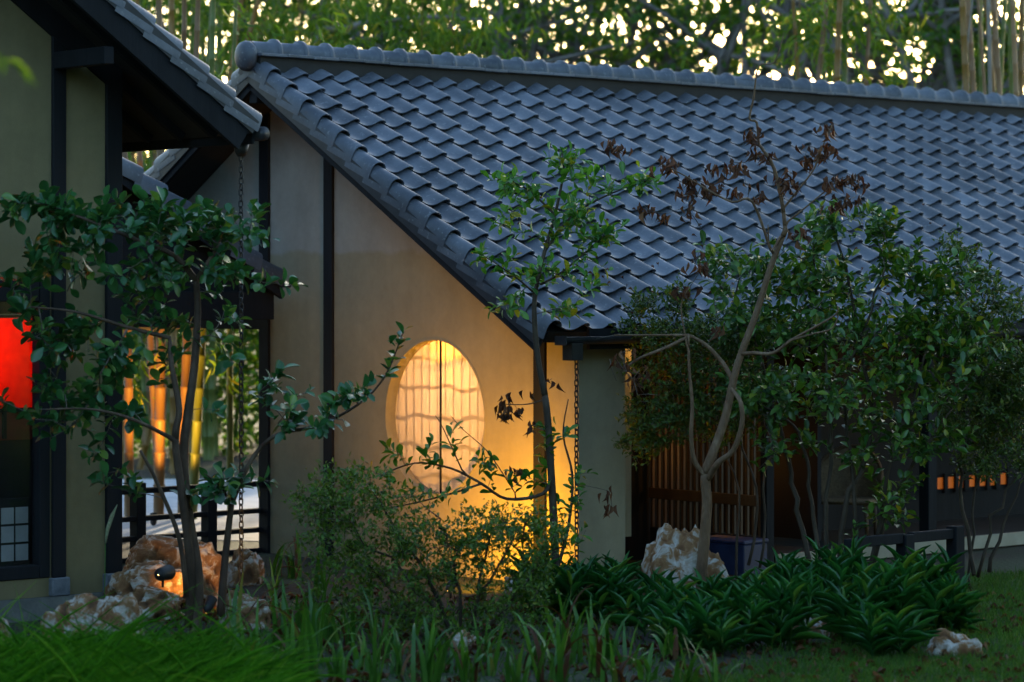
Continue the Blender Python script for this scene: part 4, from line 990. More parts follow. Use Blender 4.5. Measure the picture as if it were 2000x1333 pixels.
pos, d, n = whorls(np.array([tuple(t.p[i]) for i in tips]), t.dirs(tips), 7, .015)
ln = RNG.normal(.088, .017, len(pos)).clip(.045, .115)
plant_leaves(tE, oE, pos, d, n, ln * RNG.uniform(.7, 1.2, len(ln)), ln * .50, [T_OBO, T_OBO2, T_OBO3], M['leafE'], 300)

# ---------------- small-leaved shrubs
def fine_shrub(name, label, px, D, stems, blobs, count, per, size, mat, tip=.0018, wob=.02, cat='shrub', r0=.018):
    o_ = P(px, 561 + HC / D * F, D); o_ = Vector((o_.x, o_.y, 0)); e = empty(name, o_); tag(e, label, cat); t = Tree(); first = True
    for st in stems:
        dz = random.uniform(-.3, .3); t.limb([P(x, y, D + dz * i / max(1, len(st) - 1)) for i, (x, y) in enumerate(st)], r0 * random.uniform(.7, 1.2), r0 * .25, None if first else -1, wob=wob); first = False
    tips = t.grow(fillcloud(blobs, count), .06, .3); t.radii(tip)
    t.tubes(True, o_).build('stems', M['bark_grey'], e, True); t.tubes(False, o_).build('twigs', M['twig'], e, True)['kind'] = 'stuff'
    pos, d, n = whorls(np.array([tuple(t.p[i]) for i in tips]), t.dirs(tips), per, .022, back=.10, lat=.8)
    ln = RNG.normal(size, size * .2, len(pos)).clip(size * .5, size * 1.5)
    plant_leaves(e, o_, pos, d, n, ln, ln * .5, [T_SM], mat, 0)
    return e
DGb = 19.7
fine_shrub('azalea_bush', 'twiggy small-leaved azalea bush in front of the glowing wall', 905, DGb,
    [((880, 1270), (800, 1180), (700, 1090), (620, 1020)), ((895, 1270), (850, 1150), (780, 1040), (720, 950)), ((905, 1270), (900, 1150), (880, 1060), (840, 1010)), ((920, 1270), (940, 1150), (1000, 1060), (1030, 1010)), ((930, 1270), (990, 1180), (1060, 1090), (1095, 1050)), ((870, 1260), (780, 1200), (680, 1180), (620, 1170)), ((900, 1270), (860, 1200), (760, 1100), (660, 1010)), ((915, 1270), (930, 1180), (950, 1090), (970, 1030))],
    [(630, 1000, DGb, 80, 100, .5, 1.5), (690, 950, DGb, 100, 60, .5, 1.6), (760, 1010, DGb, 110, 70, .5, 1.8), (850, 1060, DGb, 110, 60, .5, 1.8), (960, 1030, DGb, 100, 45, .5, 2.0), (1050, 1030, DGb, 60, 55, .4, 1.5), (650, 1090, DGb, 100, 90, .5, 1.5), (780, 1110, DGb, 130, 70, .5, 1.9), (950, 1110, DGb, 130, 60, .5, 1.9), (1050, 1110, DGb, 60, 60, .4, 1.0), (720, 1190, DGb, 150, 60, .5, 1.5), (880, 1200, DGb, 150, 60, .5, 1.4), (1010, 1180, DGb, 90, 50, .5, 1.0)], 1250, 10, .038, M['fine'], .0015)
fine_shrub('fine_leaf_shrub', 'airy fine-leaved shrub behind the forked tree', 1462, 22.9,
    [((1450, 1150), (1440, 960), (1400, 840), (1330, 760)), ((1470, 1150), (1470, 950), (1440, 820), (1400, 700)), ((1480, 1150), (1500, 960), (1490, 820), (1440, 700))],
    [(1290, 650, 22.9, 110, 35, .4, 1.6), (1420, 660, 22.9, 110, 50, .5, 2.4), (1330, 720, 22.9, 120, 45, .5, 1.5), (1300, 810, 22.7, 90, 60, .4, 1.7), (1400, 800, 22.9, 100, 70, .5, 1.9), (1250, 870, 22.7, 50, 40, .3, .5), (1480, 760, 22.9, 90, 70, .5, 1.5), (1250, 590, 22.8, 40, 25, .2, .3), (1320, 580, 22.8, 40, 40, .2, .4)], 1000, 12, .045, M['fine_dark'], .0016)
fine_shrub('fine_leaf_shrub', 'fine-leaved shrub at the right edge by the porch', 1900, 22.8,
    [((1895, 1150), (1900, 1000), (1930, 880), (1960, 760)), ((1905, 1150), (1940, 1010), (1980, 920), (2020, 840)), ((1900, 1150), (1885, 1000), (1880, 860), (1900, 700), (1890, 560)), ((1925, 1140), (1960, 1030), (2010, 930))],
    [(1900, 540, 22.8, 60, 60, .4, .9), (1960, 600, 22.8, 60, 50, .4, .8), (1870, 480, 22.8, 50, 30, .3, .3), (1930, 700, 22.8, 90, 60, .5, 2.4), (1900, 800, 22.8, 110, 60, .5, 2.2), (1970, 800, 22.8, 60, 80, .5, 2.0), (1940, 890, 22.8, 90, 50, .5, 1.4), (1990, 740, 22.8, 50, 80, .5, 1.4), (1880, 640, 22.8, 70, 50, .4, 1.3)], 1000, 12, .045, M['fine_dark'], .0016)

# ---------------- rocks
def rock(px, py, w_px, h_px, label, D=None, seed=0, depth=.8, tilt=0.0):
    """px,py = foot centre in the photo"""
    D = D or DG(py); c = P(px, py, D); w_ = w_px * D / F / 2; h_ = h_px * D / F
    e = bmesh.new(); bmesh.ops.create_icosphere(e, subdivisions=5, radius=1)
    lay = []
    for v in e.verts:
        q = v.co.copy(); s_ = Vector((seed * 3.7, seed * 1.3, seed * 5.1))
        big = noise.noise(q * 1.1 + s_) * .36 + noise.noise(q * 2.6 + s_) * .17
        rid = 1 - abs(noise.noise(q * 3.1 + s_ * 2)) * 2; pit = max(0, noise.noise(q * 2.9 + s_ * 1.7) + .35 * noise.noise(q * 7 + s_) - .15)
        fine_ = noise.noise(q * 5.5 + s_) * .07 + noise.noise(q * 11 + s_) * .035 + noise.noise(q * 23 + s_) * .018
        k = 1 + big + .06 * rid - .38 * pit + fine_
        bx_ = Vector((math.copysign(abs(q.x) ** .8, q.x), math.copysign(abs(q.y) ** .8, q.y), math.copysign(abs(q.z) ** .85, q.z)))
        v.co = bx_ * k; lay.append(min(1, pit * 2.4))
    zs = [v.co.z for v in e.verts]; xs2 = [abs(v.co.x) for v in e.verts]; zm, mx_ = float(np.percentile(zs, 98.5)), float(np.percentile(xs2, 98))
    for v in e.verts: v.co = Vector((v.co.x / mx_ * w_ + tilt * v.co.z / zm * h_, v.co.y * w_ * depth / mx_, v.co.z / zm * h_ if v.co.z > 0 else v.co.z * h_ * .35))
    me = bpy.data.meshes.new('rock'); e.to_mesh(me); e.free(); me.materials.append(M['rock']); me.polygons.foreach_set('use_smooth', [True] * len(me.polygons))
    at = me.attributes.new('pit', 'FLOAT', 'POINT'); at.data.foreach_set('value', lay)
    return tag(link('rock', me, None, (c.x, D, c.z - .04)), label, 'rock')
rock(150, 1258, 135, 102, 'brown-topped white rock in the fine grass, left one of a pair', 18.6, 1)
rock(234, 1260, 120, 105, 'pale grey-white rock in the fine grass, right one of a pair', 18.5, 2)
rock(295, 1150, 165, 58, 'pitted brown rock beside the left house corner', 21.2, 3)
rock(330, 1110, 170, 70, 'large white-mottled rock behind the other rocks by the fence', 22.2, 4)
rock(400, 1150, 90, 95, 'grey-white rock behind the tree stems near the fence', 21.7, 5)
rock(300, 1190, 120, 52, 'low furrowed brown rock at the foot of the rock pile', 20.7, 6)
rock(478, 1212, 105, 62, 'white rock behind the strap leaves right of the tree stems', 20.4, 7)
rock(480, 1125, 70, 60, 'small brown rock behind the left rain chain', 23.2, 17)
rock(1320, 1200, 190, 172, 'tall pitted white and rust rock beside the forked tree', 21.9, 8, .75, .05)
rock(1590, 1295, 110, 100, 'rust and white rock half hidden among the dark leaves', 19.9, 9)
rock(1868, 1285, 105, 58, 'low white rock on the lawn at the right', 18.9, 10, .7, -.1)
rock(535, 1348, 150, 46, 'flat pale rock at the front edge of the bed', 17.4, 11)
rock(900, 1265, 70, 40, 'small pale rock under the azalea bush', 19.3, 12)
rock(1020, 1165, 80, 55, 'pale rock at the foot of the glowing wall', 21.6, 13)
rock(1255, 1250, 70, 40, 'small white rock low in the dark leaves left of the tall rock', 20.4, 14)
rock(1135, 1150, 50, 50, 'small brown rock at the foot of the right rain chain', 22.1, 15)
rock(-10, 1255, 60, 60, 'pale rock cut by the left edge of the picture', 18.7, 16)

# ---------------- garden spotlights
def spotlight(foot, aim, label, power, col=(1, .46, .06), size=1.0, ang=110):
    e = empty('garden_spotlight', foot); tag(e, label, 'spotlight'); d = (Vector(aim) - Vector(foot)).normalized()
    MB().tube([(0, 0, -.04), (0, 0, .05)], .010, 8).build('stake', M['iron'], e, True)
    a = Vector((0, 0, .06)) - d * .05 * size; b_ = Vector((0, 0, .06)) + d * .07 * size
    MB().tube([a - d * .012, a, a + d * .02, b_], [.004, .022 * size, .034 * size, .042 * size], 14, False).build('hood', M['iron'], e, True)
    MB().tube([a + d * .06 * size, a + d * .065 * size], .034 * size, 14).build('lens', emis('spot_lens', (1, .5, .1), 20), e, True)
    lamp('spotlight_light', 'SPOT', Vector(foot) + Vector((0, 0, .06)) + d * .075 * size, power, col, .03, aim, R(ang), .9)
s1 = hw(-1.0, wv(880, -1.0), .02); spotlight(s1, hw(UW, wv(1005, UW), .70), 'black spotlight washing the wall below the round window', 85, (1, .42, .005), ang=112)
spotlight(P(318, 1137, 20.5), P(372, 1122, 20.95), 'black hooded spotlight lying on the rocks by the left house', 7, size=1.4, ang=90)
spotlight(P(408, 1200, 20.6), P(450, 1100, 20.9), 'small lit garden spotlight between the tree stems', 1.5, ang=90)

# ---------------- bed plants
def bend_strap(k):
    """strap leaf of unit length arching over; x width, y out, z up"""
    ar = (.10, .25, .45, .7, .95)[k]; m = 9; vs = []; fs = []; y = z = 0.0; a0 = R(86)
    for i in range(m):
        f_ = i / (m - 1); w_ = (.5 - .05 * f_) * (1 - f_ ** 3.2) + .02; an = a0 - ar * 2.2 * f_ ** 1.8
        vs += [(-w_, y, z + .010), (0, y, z), (w_, y, z + .010)]
        y += math.cos(an) / (m - 1); z += math.sin(an) / (m - 1)
    for i in range(m - 1): fs += [(3*i, 3*i+1, 3*i+4, 3*i+3), (3*i+1, 3*i+2, 3*i+5, 3*i+4)]
    me = bpy.data.meshes.new('leaf_blade'); me.from_pydata(vs, [], fs); me.materials.append(M['strap']); me.polygons.foreach_set('use_smooth', [True] * len(fs)); return me
straps = [bend_strap(k) for k in range(5)]
dead = [bend_strap(k) for k in (3, 4)]
for m_ in dead: m_.materials.clear(); m_.materials.append(M['dry'])
LIL = [(455, 1265), (490, 1225), (505, 1310), (540, 1190), (548, 1275), (560, 1345), (590, 1235), (612, 1300), (640, 1260), (660, 1340), (700, 1310), (735, 1345), (780, 1320), (830, 1345), (870, 1312), (915, 1340), (960, 1318), (1005, 1345), (1045, 1305), (1090, 1335), (1120, 1295), (1160, 1330), (1205, 1345), (1225, 1300), (1270, 1330), (1310, 1290), (1335, 1345), (1400, 1345), (575, 1130), (536, 1125), (620, 1215), (680, 1270), (745, 1290), (805, 1300), (1060, 1345), (940, 1290), (1100, 1265), (1180, 1285), (600, 1345), (475, 1340)]
LIL.sort()
for i, (px, py) in enumerate(LIL):
    D = DG(py); o_ = Vector((P(px, py, D).x, D, 0)); o_.z = gz(o_.x, D)
    e = empty('strap_leaf_plant', o_); tag(e, 'green strap-leaved lily clump, %s from the left along the front bed' % ORD[i], 'plant', 'strap-leaved lilies in the front bed')
    ks = random.uniform(.55, 1.12)
    for k in range(random.randint(7, 14)):
        a = random.uniform(0, 6.283); ln_ = random.uniform(.24, .60) * ks * (1.15 if px < 660 else 1)
        o = link('leaf_blade', random.choice(straps if random.random() > .13 else dead), e, (random.gauss(0, .03), random.gauss(0, .03), -.02), (random.uniform(-.25, .12), random.uniform(-.1, .1), a)); o.scale = (random.uniform(.024, .040), ln_, ln_)
def lance_clump(px, py, label, hgt=.40, stems=8, D=None):
    D = D or DG(py); o_ = Vector((P(px, py, D).x, D, 0)); o_.z = gz(o_.x, D); e = empty('lance_leaf_plant', o_); tag(e, label, 'plant', 'dark lance-leaved plants below the porch'); mb = MB(); pos = []; d = []; n = []; ln = []
    for _ in range(stems):
        b_ = Vector((random.gauss(0, .10), random.gauss(0, .09), -.02)); h = hgt * random.uniform(.5, 1.2); tp = b_ + Vector((random.gauss(0, .07), random.gauss(0, .07), h))
        mb.tube([b_, (b_ + tp) / 2 + Vector((random.gauss(0, .01), 0, 0)), tp], [.006, .005, .003], 5); ph = random.random() * 6
        m = random.randint(13, 18)
        for k in range(m):
            f_ = .18 + .82 * k / m; an = ph + k * 2.39996; up = .75 + 1.5 * f_ ** 2 - .5 * (random.random() < .15)
            pos.append(tuple(b_ + (tp - b_) * f_)); d.append((math.cos(an), math.sin(an), up + random.gauss(0, .15))); n.append((-math.cos(an) * up, -math.sin(an) * up, 1)); ln.append(random.uniform(.12, .30) * (1.1 - .25 * f_))
    mb.build('stems', M['strap'], e, True)['kind'] = 'stuff'
    ln = np.array(ln); tag(link('foliage', leaf_mesh('foliage', pos, d, n, ln, ln * .115, T_LAN, M['lance']), e), kind='stuff')
LAN = []
for row, (py, x0, x1, st) in enumerate(((1205, 1080, 1840, 60), (1240, 1290, 1850, 62), (1275, 1330, 1800, 68))):
    x = x0
    while x < x1:
        LAN.append((row, x + random.uniform(-14, 14), py + random.uniform(-14, 14))); x += st
cnt = [0, 0, 0]
for row, x, y in sorted(LAN):
    if row > 0 and 1540 < x < 1625 or row == 0 and 1235 < x < 1395: continue
    lance_clump(x, y, 'dark green lance-leaved clump, %s from the left in the %s row below the porch' % (ORD[cnt[row]], ('back', 'middle', 'front')[row]), random.uniform(.26, .42) if row == 0 else random.uniform(.22, .42) * (.72 if 1240 < x < 1420 else 1), random.randint(6, 11)); cnt[row] += 1
for i, (x, y) in enumerate(((1060, 1185), (1105, 1190), (1150, 1178), (1195, 1190))):
    lance_clump(x, y, 'short lance-leaved clump at the wall foot, %s from the left below the right rain chain' % ORD[i], .26)

# ---------------- grasses and litter
def scatter(px0, px1, d0, d1, N, edge=None):
    D = RNG.uniform(d0, d1, N); px = RNG.uniform(px0, px1, N)
    if edge is not None: k = edge(px, D); px, D = px[k], D[k]
    x = (px - CX) / F * D; z = np.array([gz(a, b) for a, b in zip(x, D)]); return np.stack([x, D, z], 1)
T_GR = tpl_leaf([.5, .5, .42, .32, .2, .03], .1, .75)
pg = scatter(-90, 520, 15.2, 17.8, 13000, lambda px, D: (px < 330 + (18.9 - D) * 70 + RNG.normal(size=len(px)) * 40) & (RNG.random(len(px)) < np.clip((18.2 - D) / 1.2, 0, 1)))
d = np.stack([RNG.normal(.25, .5, len(pg)), RNG.normal(0, .5, len(pg)), np.full(len(pg), 1.15)], 1)
nn_ = np.stack([-d[:, 0], -d[:, 1], np.full(len(pg), .6)], 1)
tag(link('fine_grass', leaf_mesh('fine_grass', pg - np.array([0, 0, .01]), d, nn_ + RNG.normal(size=nn_.shape) * .2, np.where(RNG.random(len(pg)) < .08, 1.5, 1) * RNG.normal(.29, .09, len(pg)).clip(.08, .5), .0055, T_GR, M['grass'])), 'soft fine green grass at the lower left', 'grass', None, 'stuff')
pl_ = scatter(1280, 2080, 16.8, 24.2, 52000, lambda px, D: px > 1640 + (D < 19.2) * -80 - np.clip(18.6 - D, 0, 1.2) * 230 + RNG.normal(size=len(px)) * 45 + np.clip(D - 20.5, 0, 3) * 60)
d = RNG.normal(size=(len(pl_), 3)) * .45 + np.array([0, 0, 1]); 
T_LW = tpl_leaf([.5, .35, .03], .1, .25)
tag(link('lawn_grass', leaf_mesh('lawn_grass', pl_, d, RNG.normal(size=(len(pl_), 3)), RNG.normal(.050, .014, len(pl_)).clip(.02, .09), .006, T_LW, M['lawn'])), 'short lawn grass at the lower right', 'grass', None, 'stuff')
pw_ = scatter(400, 1700, 16.8, 21.8, 5000)
d = RNG.normal(size=(len(pw_), 3)) * .6 + np.array([0, 0, .9])
tag(link('ground_cover', leaf_mesh('ground_cover', pw_, d, RNG.normal(size=(len(pw_), 3)), RNG.normal(.07, .025, len(pw_)).clip(.02, .14), .008, T_LW, M['lawn'])), 'low weeds and grass between the bed plants', 'grass', None, 'stuff')
pl2 = scatter(300, 2050, 16.8, 22.6, 1500)
pl2[:, 2] += .018
tag(link('leaf_litter', leaf_mesh('leaf_litter', pl2, RNG.normal(size=(len(pl2), 3)) * np.array([1, 1, .2]), np.array([0, 0, 1.0]) + RNG.normal(size=(len(pl2), 3)) * .35, RNG.normal(.075, .02, len(pl2)).clip(.03, .12), .032, T_DRY, M['dry'])), 'brown dead leaves lying on the soil', 'leaves', None, 'stuff')

# ---------------- bamboo
def culm_mesh(p0, p1, r, bow):
    mb = MB(); L0 = (p1 - p0).length; k = max(4, int(L0 / .34)); pts = []; rad = []
    ax = (p1 - p0).normalized(); side = ax.cross(Vector((0, 1, 0))).normalized()
    for i in range(k + 1):
        for off, e_ in ((-.015, 1.0), (0, 1.16), (.015, .97)):
            f_ = min(1, max(0, i / k + off / L0)); pts.append(p0 + (p1 - p0) * f_ + side * bow * f_ * f_); rad.append(r * (1 - .55 * f_ ** 1.5) * e_)
    return mb.tube(pts, rad, 9)
def bamboo(px200, px0, w, D, mat, label, group, leaves=0, top=11.0, lz0=4.5, warm=False):
    sl = (px0 - px200) / 200
    zy = lambda z: HZ - (z - HC) / D * F
    a = P(px200 + (200 - zy(0)) * sl, zy(0), D); b_ = P(px200 + (200 - zy(top)) * sl, zy(top), D); a = Vector((a.x, D, 0)); b_ = Vector((b_.x, D + random.uniform(-.3, .3), top))
    o = culm_mesh(Vector((0, 0, 0)), b_ - a, w * D / F / 2, random.uniform(-.15, .15)).build('bamboo_culm', mat, None, True, a); tag(o, label, 'bamboo', group)
    if leaves:
        pos = []; d = []; n = []
        for _ in range(leaves // 7):
            f_ = random.uniform(lz0 / top, 1); c = (b_ - a) * f_; an = random.uniform(0, 6.28); rr_ = abs(random.gauss(0, .55)) + .1
            q = np.array(c) + np.array([math.cos(an) * rr_, math.sin(an) * rr_, random.gauss(-.1, .25)])
            for _ in range(7):
                pos.append(q + RNG.normal(size=3) * .07); d.append((math.cos(an) * .6 + random.gauss(0, .5), math.sin(an) * .6 + random.gauss(0, .5), -.7 + random.gauss(0, .35))); n.append(RNG.normal(size=3) + np.array([0, 0, .6]))
        ln = RNG.normal(.17, .035, len(pos)).clip(.08, .26)
        tag(link('foliage', leaf_mesh('foliage', pos, d, n, ln, ln * .15, T_BAM, M['bamboo_leaf']), o), kind='stuff')
gold, tan, grn, gry = M['culm_gold'], M['culm_tan'], M['culm_green'], M['culm_grey']
LG = [(240, 225, 12, 39, grn), (262, 268, 12, 38, gold), (285, 270, 12, 40, grn), (310, 318, 14, 39, tan), (333, 331, 16, 37, gold), (352, 362, 9, 38.5, tan), (372, 374, 15, 39, grn), (388, 384, 12, 40, grn), (405, 400, 12, 41, grn), (424, 428, 15, 40, grn), (447, 478, 13, 37.5, gold), (452, 502, 13, 38, gold), (482, 520, 12, 41, gold), (500, 548, 12, 41.5, grn), (530, 552, 10, 42, grn)]
for i, (a, b_, w, D, m) in enumerate(sorted(LG)): bamboo(a, b_, w, D, m, 'bamboo culm behind the house at the left, %s from the left in its grove' % ORD[i], 'bamboo grove at the left', 420, lz0=3.0)
MGv = [(1563, 1552, 9, 36, gold), (1592, 1612, 12, 35.5, tan), (1612, 1600, 11, 37, grn), (1632, 1640, 15, 35, gold), (1648, 1652, 14, 36.5, grn), (1684, 1694, 10, 36, tan)]
for i, (a, b_, w, D, m) in enumerate(sorted(MGv)): bamboo(a, b_, w, D, m, 'bamboo culm rising behind the ridge right of centre, %s from the left' % ORD[i], 'bamboo culms behind the ridge', 260, lz0=4.6)
RG = [(1878, 1900, 5, 33, gry), (1888, 1878, 16, 33, gold), (1905, 1892, 13, 34, tan), (1915, 1912, 12, 35, grn), (1923, 1908, 8, 33.5, tan), (1932, 1926, 10, 33, gry), (1945, 1930, 10, 34, gold), (1960, 1950, 13, 33.5, tan), (1974, 1968, 11, 34.5, grn), (1986, 1978, 12, 33, tan), (1998, 2003, 12, 34, gold), (2012, 2005, 12, 35, tan), (1952, 1962, 10, 36, grn), (1938, 1944, 12, 36, tan), (2030, 2022, 12, 34, grn)]
for i, (a, b_, w, D, m) in enumerate(sorted(RG)): bamboo(a, b_, w, D, m, 'bamboo culm in the dense grove at the top right, %s from the left' % ORD[i], 'bamboo grove at the top right', 60, lz0=7)
# lit bamboo seen through the gate between the houses
KG = [(252, 252, 20, 30, tan), (272, 262, 16, 30.4, tan), (326, 330, 22, 30, tan), (350, 344, 18, 30.4, tan), (372, 376, 20, 30, tan), (398, 404, 16, 30.3, grn), (424, 436, 20, 29.8, grn), (442, 440, 14, 30.6, grn)]
for i, (a, b_, w, D, m) in enumerate(KG): bamboo(a, b_, w, D, m, 'amber-lit bamboo culm seen through the gate, %s from the left' % ORD[i], 'lit bamboo beyond the gate', 40, top=6, lz0=1.5)
spotlight(Vector((P(300, 0, 29).x, 29.0, .0)), P(330, 620, 30.2), 'ground spotlight lighting the bamboo beyond the gate', 130, ang=75)
# hanging sprays of bamboo leaves over the ridge
def spray(c, N, rx, rz, label):
    pos = []; d = []; n = []; e = empty('bamboo_spray', (c.x, c.y, c.z)); tag(e, label, 'bamboo', 'bamboo sprays over the ridge'); mb = MB()
    for _ in range(N // 9):
        q = np.array([random.gauss(0, rx), random.gauss(0, .4), random.gauss(0, rz)])
        for _ in range(9):
            pos.append(q + RNG.normal(size=3) * .06); d.append((random.gauss(0, .6), random.gauss(0, .4), -.8 + random.gauss(0, .3))); n.append(RNG.normal(size=3) + np.array([0, 0, .6]))
    for _ in range(5):
        a = Vector((random.gauss(0, rx * .5), 0, random.uniform(-rz, rz))); mb.tube([Vector((a.x * 2 - .6, .3, 5 - .5)), Vector((a.x * 1.2, .1, 1.5)), a, a + Vector((random.gauss(.2, .3), 0, -.5))], [.02, .012, .006, .003], 5)
    mb.build('stalks', gold, e, True)['kind'] = 'stuff'
    ln = RNG.normal(.19, .035, len(pos)).clip(.1, .28); tag(link('foliage', leaf_mesh('foliage', pos, d, n, ln, ln * .15, T_BAM, M['bamboo_leaf']), e), kind='stuff')
spray(P(790, 40, 38), 700, .75, .40, 'hanging yellow-green bamboo spray above the ridge left of centre')
spray(P(880, 60, 38.5), 450, .45, .30, 'hanging yellow-green bamboo spray above the ridge at the centre')
spray(P(610, 40, 40), 400, .55, .4, 'hanging bamboo spray near the gable end')
spray(P(1660, 40, 36.5), 400, .5, .35, 'bright bamboo spray beside the culms right of centre')
# near sprig hanging in at the left edge
nb = empty('bamboo_sprig', P(-10, 105, 9.5)); tag(nb, 'blurred green bamboo sprig hanging in at the left edge', 'bamboo')
MB().tube([(-.9, .1, .8), (-.35, .05, .25), (-.05, 0, .02), (.06, 0, -.03)], [.008, .005, .003, .002], 6).build('stalk', grn, nb, True)
lp = np.array([(-.04, 0, .01), (.03, 0, -.02), (.045, .02, -.02), (.01, .01, 0)]); ldr = np.array([(.7, 0, -.5), (1, .1, -.42), (.9, -.2, -.7), (.4, .2, -.9)])
link('leaves', leaf_mesh('leaves', lp, ldr, np.array([(0, -.5, 1.0)] * 4), np.array([.08, .14, .11, .08]), .022, T_BAM, M['bamboo_leaf']), nb)['kind'] = 'stuff'

# ---------------- hedge beyond the gate and background trees
def hedge(x0, x1, D, h, N, label):
    e = empty('hedge', (0, D, 0)); tag(e, label, 'hedge')
    pos = np.stack([RNG.uniform(x0, x1, N), RNG.normal(0, .35, N), h * RNG.random(N) ** .8], 1)
    ln = RNG.normal(.14, .03, N).clip(.06, .22); tag(link('foliage', leaf_mesh('foliage', pos, RNG.normal(size=(N, 3)), RNG.normal(size=(N, 3)), ln, ln * .5, T_FAR, M['far_leaf']), e), kind='stuff')
    mb = MB()
    for k in range(int((x1 - x0) / .5)): x = x0 + .25 + k * .5; mb.tube([(x, 0, 0), (x + random.gauss(0, .1), 0, h * .6), (x + random.gauss(0, .2), 0, h * .95)], [.03, .02, .01], 6)
    mb.build('stems', M['bark_grey'], e, True)['kind'] = 'stuff'
hedge(-11, -2, 41.5, 3.6, 15000, 'dark leafy hedge beyond the gate between the houses')
hedge(-13, -2, 43.5, 4.2, 16000, 'second taller dark hedge behind the first beyond the gate')
def bg_tree(px, D, label, hgt=11, rx=3.0, lowz=5.0, tips_n=230, per=12, seed=0, mat='far_leaf', trunk=.2, dens=1.0):
    rs = random.Random(seed); x = (px - CX) / F * D; o_ = Vector((x, D, 0)); e = empty('background_tree', o_); tag(e, label, 'tree', 'trees behind the house'); t = Tree()
    fk = Vector((x + rs.gauss(0, .2), D, rs.uniform(2.6, 3.8))); ids = t.limb([o_, (o_ + fk) / 2 + Vector((rs.gauss(0, .1), 0, 0)), fk], trunk, trunk * .75)
    for k in range(5):
        an = rs.uniform(0, 6.28); sp = rs.uniform(.5, 1.3) * rx; e1 = fk + Vector((math.cos(an) * sp * .45, math.sin(an) * sp * .3, rs.uniform(1.2, 2.2))); e2 = fk + Vector((math.cos(an) * sp, math.sin(an) * sp * .6, rs.uniform(3, 4.8))); e3 = e2 + Vector((rs.gauss(0, .6), rs.gauss(0, .4), rs.uniform(1, 2.4)))
        t.limb([fk, e1, e2, e3], trunk * .5, .03, ids[-1], wob=.02)
        for _ in range(4):
            b0 = e1 + (e2 - e1) * rs.random(); b1 = b0 + Vector((rs.gauss(0, 1.6), rs.gauss(0, .6), rs.uniform(.1, 1.7))); t.limb([b0, (b0 + b1) / 2 + Vector((rs.gauss(0, .15), 0, rs.gauss(0, .1))), b1], trunk * .30, .025, None, wob=.015)
    rng = np.random.default_rng(seed + 5); q = nrm(rng.normal(size=(tips_n, 3))) * rng.random((tips_n, 1)) ** .4; c = np.array([x, D, (hgt + lowz) / 2]); A = c + q * np.array([rx, rx * .7, (hgt - lowz) / 2])
    tips = t.grow(A, .22, .3); t.radii(.006)
    t.tubes(True, o_).build('trunk', M['bark_far'], e, True); t.tubes(False, o_).build('branches', M['bark_far'], e, True)['kind'] = 'stuff'
    pos, d, n = whorls(np.array([tuple(t.p[i]) for i in tips]), t.dirs(tips), per * dens, .10, rng, back=.25, up=.1, lat=1.0)
    ln = rng.normal(.14, .03, len(pos)).clip(.07, .22); tag(link('crown', leaf_mesh('crown', pos - np.array(o_), d, n, ln, ln * .5, T_FAR, M[mat]), e), kind='stuff')
BT = [(60, 50, 11, 3.2, 3.0, 330, 15), (330, 47, 11, 3.0, 3.0, 360, 16), (560, 46, 11, 2.8, 3.2, 400, 17), (720, 49, 11, 2.8, 3.8, 380, 16), (850, 53, 11, 2.6, 4.8, 300, 14), (960, 46, 10, 2.3, 5.9, 170, 12), (1050, 56, 11, 2.8, 6.0, 190, 11), (1140, 49, 10, 2.5, 5.7, 190, 12), (1260, 47, 10, 2.5, 5.3, 210, 13), (1350, 57, 11, 2.8, 5.6, 200, 12), (1410, 50, 10, 2.6, 5.4, 220, 13), (1500, 47, 10, 2.3, 5.6, 170, 12), (1630, 55, 11, 2.8, 5.7, 200, 12), (1760, 46, 10, 2.3, 5.8, 130, 12), (1850, 50, 10.5, 2.4, 4.8, 260, 14), (1960, 44, 10.5, 2.2, 4.2, 330, 16), (2060, 47, 10.5, 2.4, 4.2, 330, 16)]
for i, (px, D, h, rx, lo, tn, per) in enumerate(BT): bg_tree(px, D, 'grey-barked leafy tree behind the house, %s from the left' % ORD[i], h, rx, lo, tn, per, 20 + i, trunk=.24 if px == 1760 else .17)

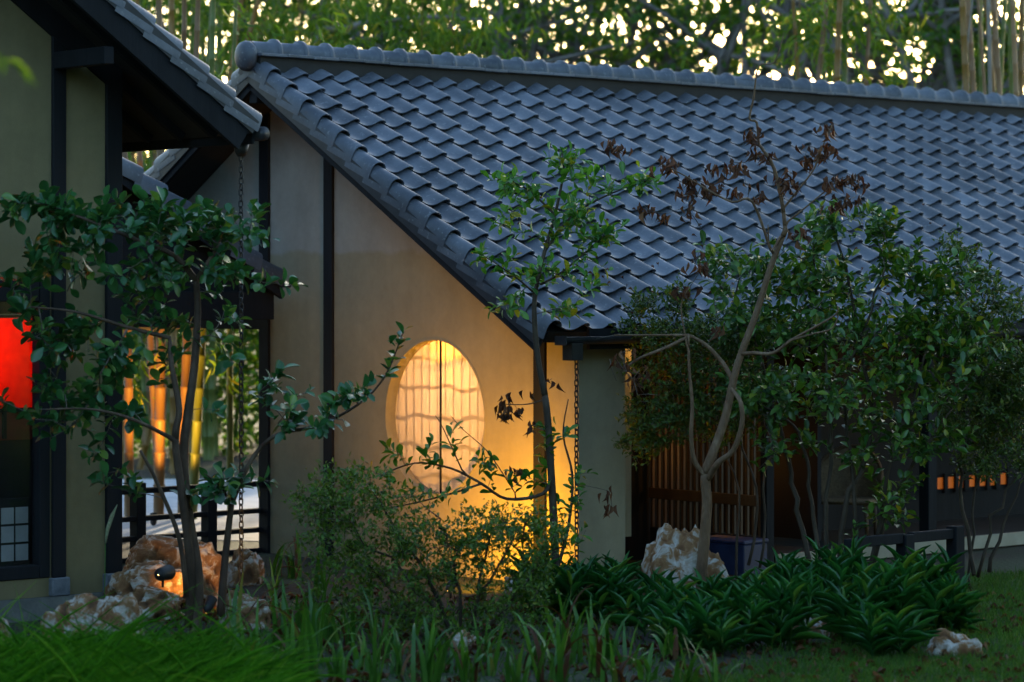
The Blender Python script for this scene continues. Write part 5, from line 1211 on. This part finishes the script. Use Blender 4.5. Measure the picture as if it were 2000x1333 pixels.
# ---------------- unseen wood added on the near sides to cut horizon light, and leaves fallen on the roof
def shade_wood_side(x0, y0, x1, y1, N, h):
    f_ = RNG.random(N); thick = RNG.normal(0, 1.6, (N, 2))
    z = h * RNG.random(N) ** .75 * (.80 + .2 * np.sin(f_ * 23 + x0)); return np.stack([x0 + (x1 - x0) * f_ + thick[:, 0], y0 + (y1 - y0) * f_ + thick[:, 1], z], 1)
wp = np.concatenate([shade_wood_side(-15, -9, -15, 21, 4500, 7), shade_wood_side(-15, -9, 13, -9, 5200, 10.5), shade_wood_side(13, -9, 12, 18, 6000, 11.5)])
ln = RNG.normal(.75, .15, len(wp)).clip(.4, 1.2)
tag(link('unseen_shade_wood', leaf_mesh('unseen_shade_wood', wp, RNG.normal(size=wp.shape), RNG.normal(size=wp.shape), ln, ln * .55, T_SM, M['far_leaf'])), 'unseen wood behind and beside the viewer, added to cut horizon light', 'wood', None, 'stuff')
rp = []
for _ in range(150):
    v = VE - abs(random.gauss(0, .9)); u = random.uniform(.3, 6.5); rp.append(tuple(HMAT @ lc(u, v, plane_z(v) - .035)))
tag(link('fallen_leaves', leaf_mesh('fallen_leaves', rp, RNG.normal(size=(len(rp), 3)) * np.array([1, 1, .2]) , np.array([0.33, -.37, .86]) + RNG.normal(size=(len(rp), 3)) * .15, .05, .02, T_DRY, M['dry'])), 'brown leaves fallen on the lower roof tiles', 'leaves', None, 'stuff')

gp = empty('grass_plume', (P(205, 0, 20.3).x, 20.3, 0)); tag(gp, 'single pale grass plume leaning before the left house corner post', 'grass')
q0 = P(205, 0, 20.3); st = [Vector((P(x, y, 20.3).x - q0.x, 0, P(x, y, 20.3).z)) for x, y in ((203, 1222), (205, 1120), (206, 1060))]
MB().tube(st, [.004, .003, .003], 5).build('stalk', M['strap'], gp, True)
st = [Vector((P(x, y, 20.3).x - q0.x, 0, P(x, y, 20.3).z)) for x, y in ((206, 1062), (210, 1035), (219, 1008), (229, 986))]
MB().tube(st, [.006, .015, .016, .003], 7).build('seed_head', noise_mat('pale_seed_head', [(.3, (.22, .26, .13)), (.7, (.38, .40, .26))], 60, .9, .6, 120), gp, True)
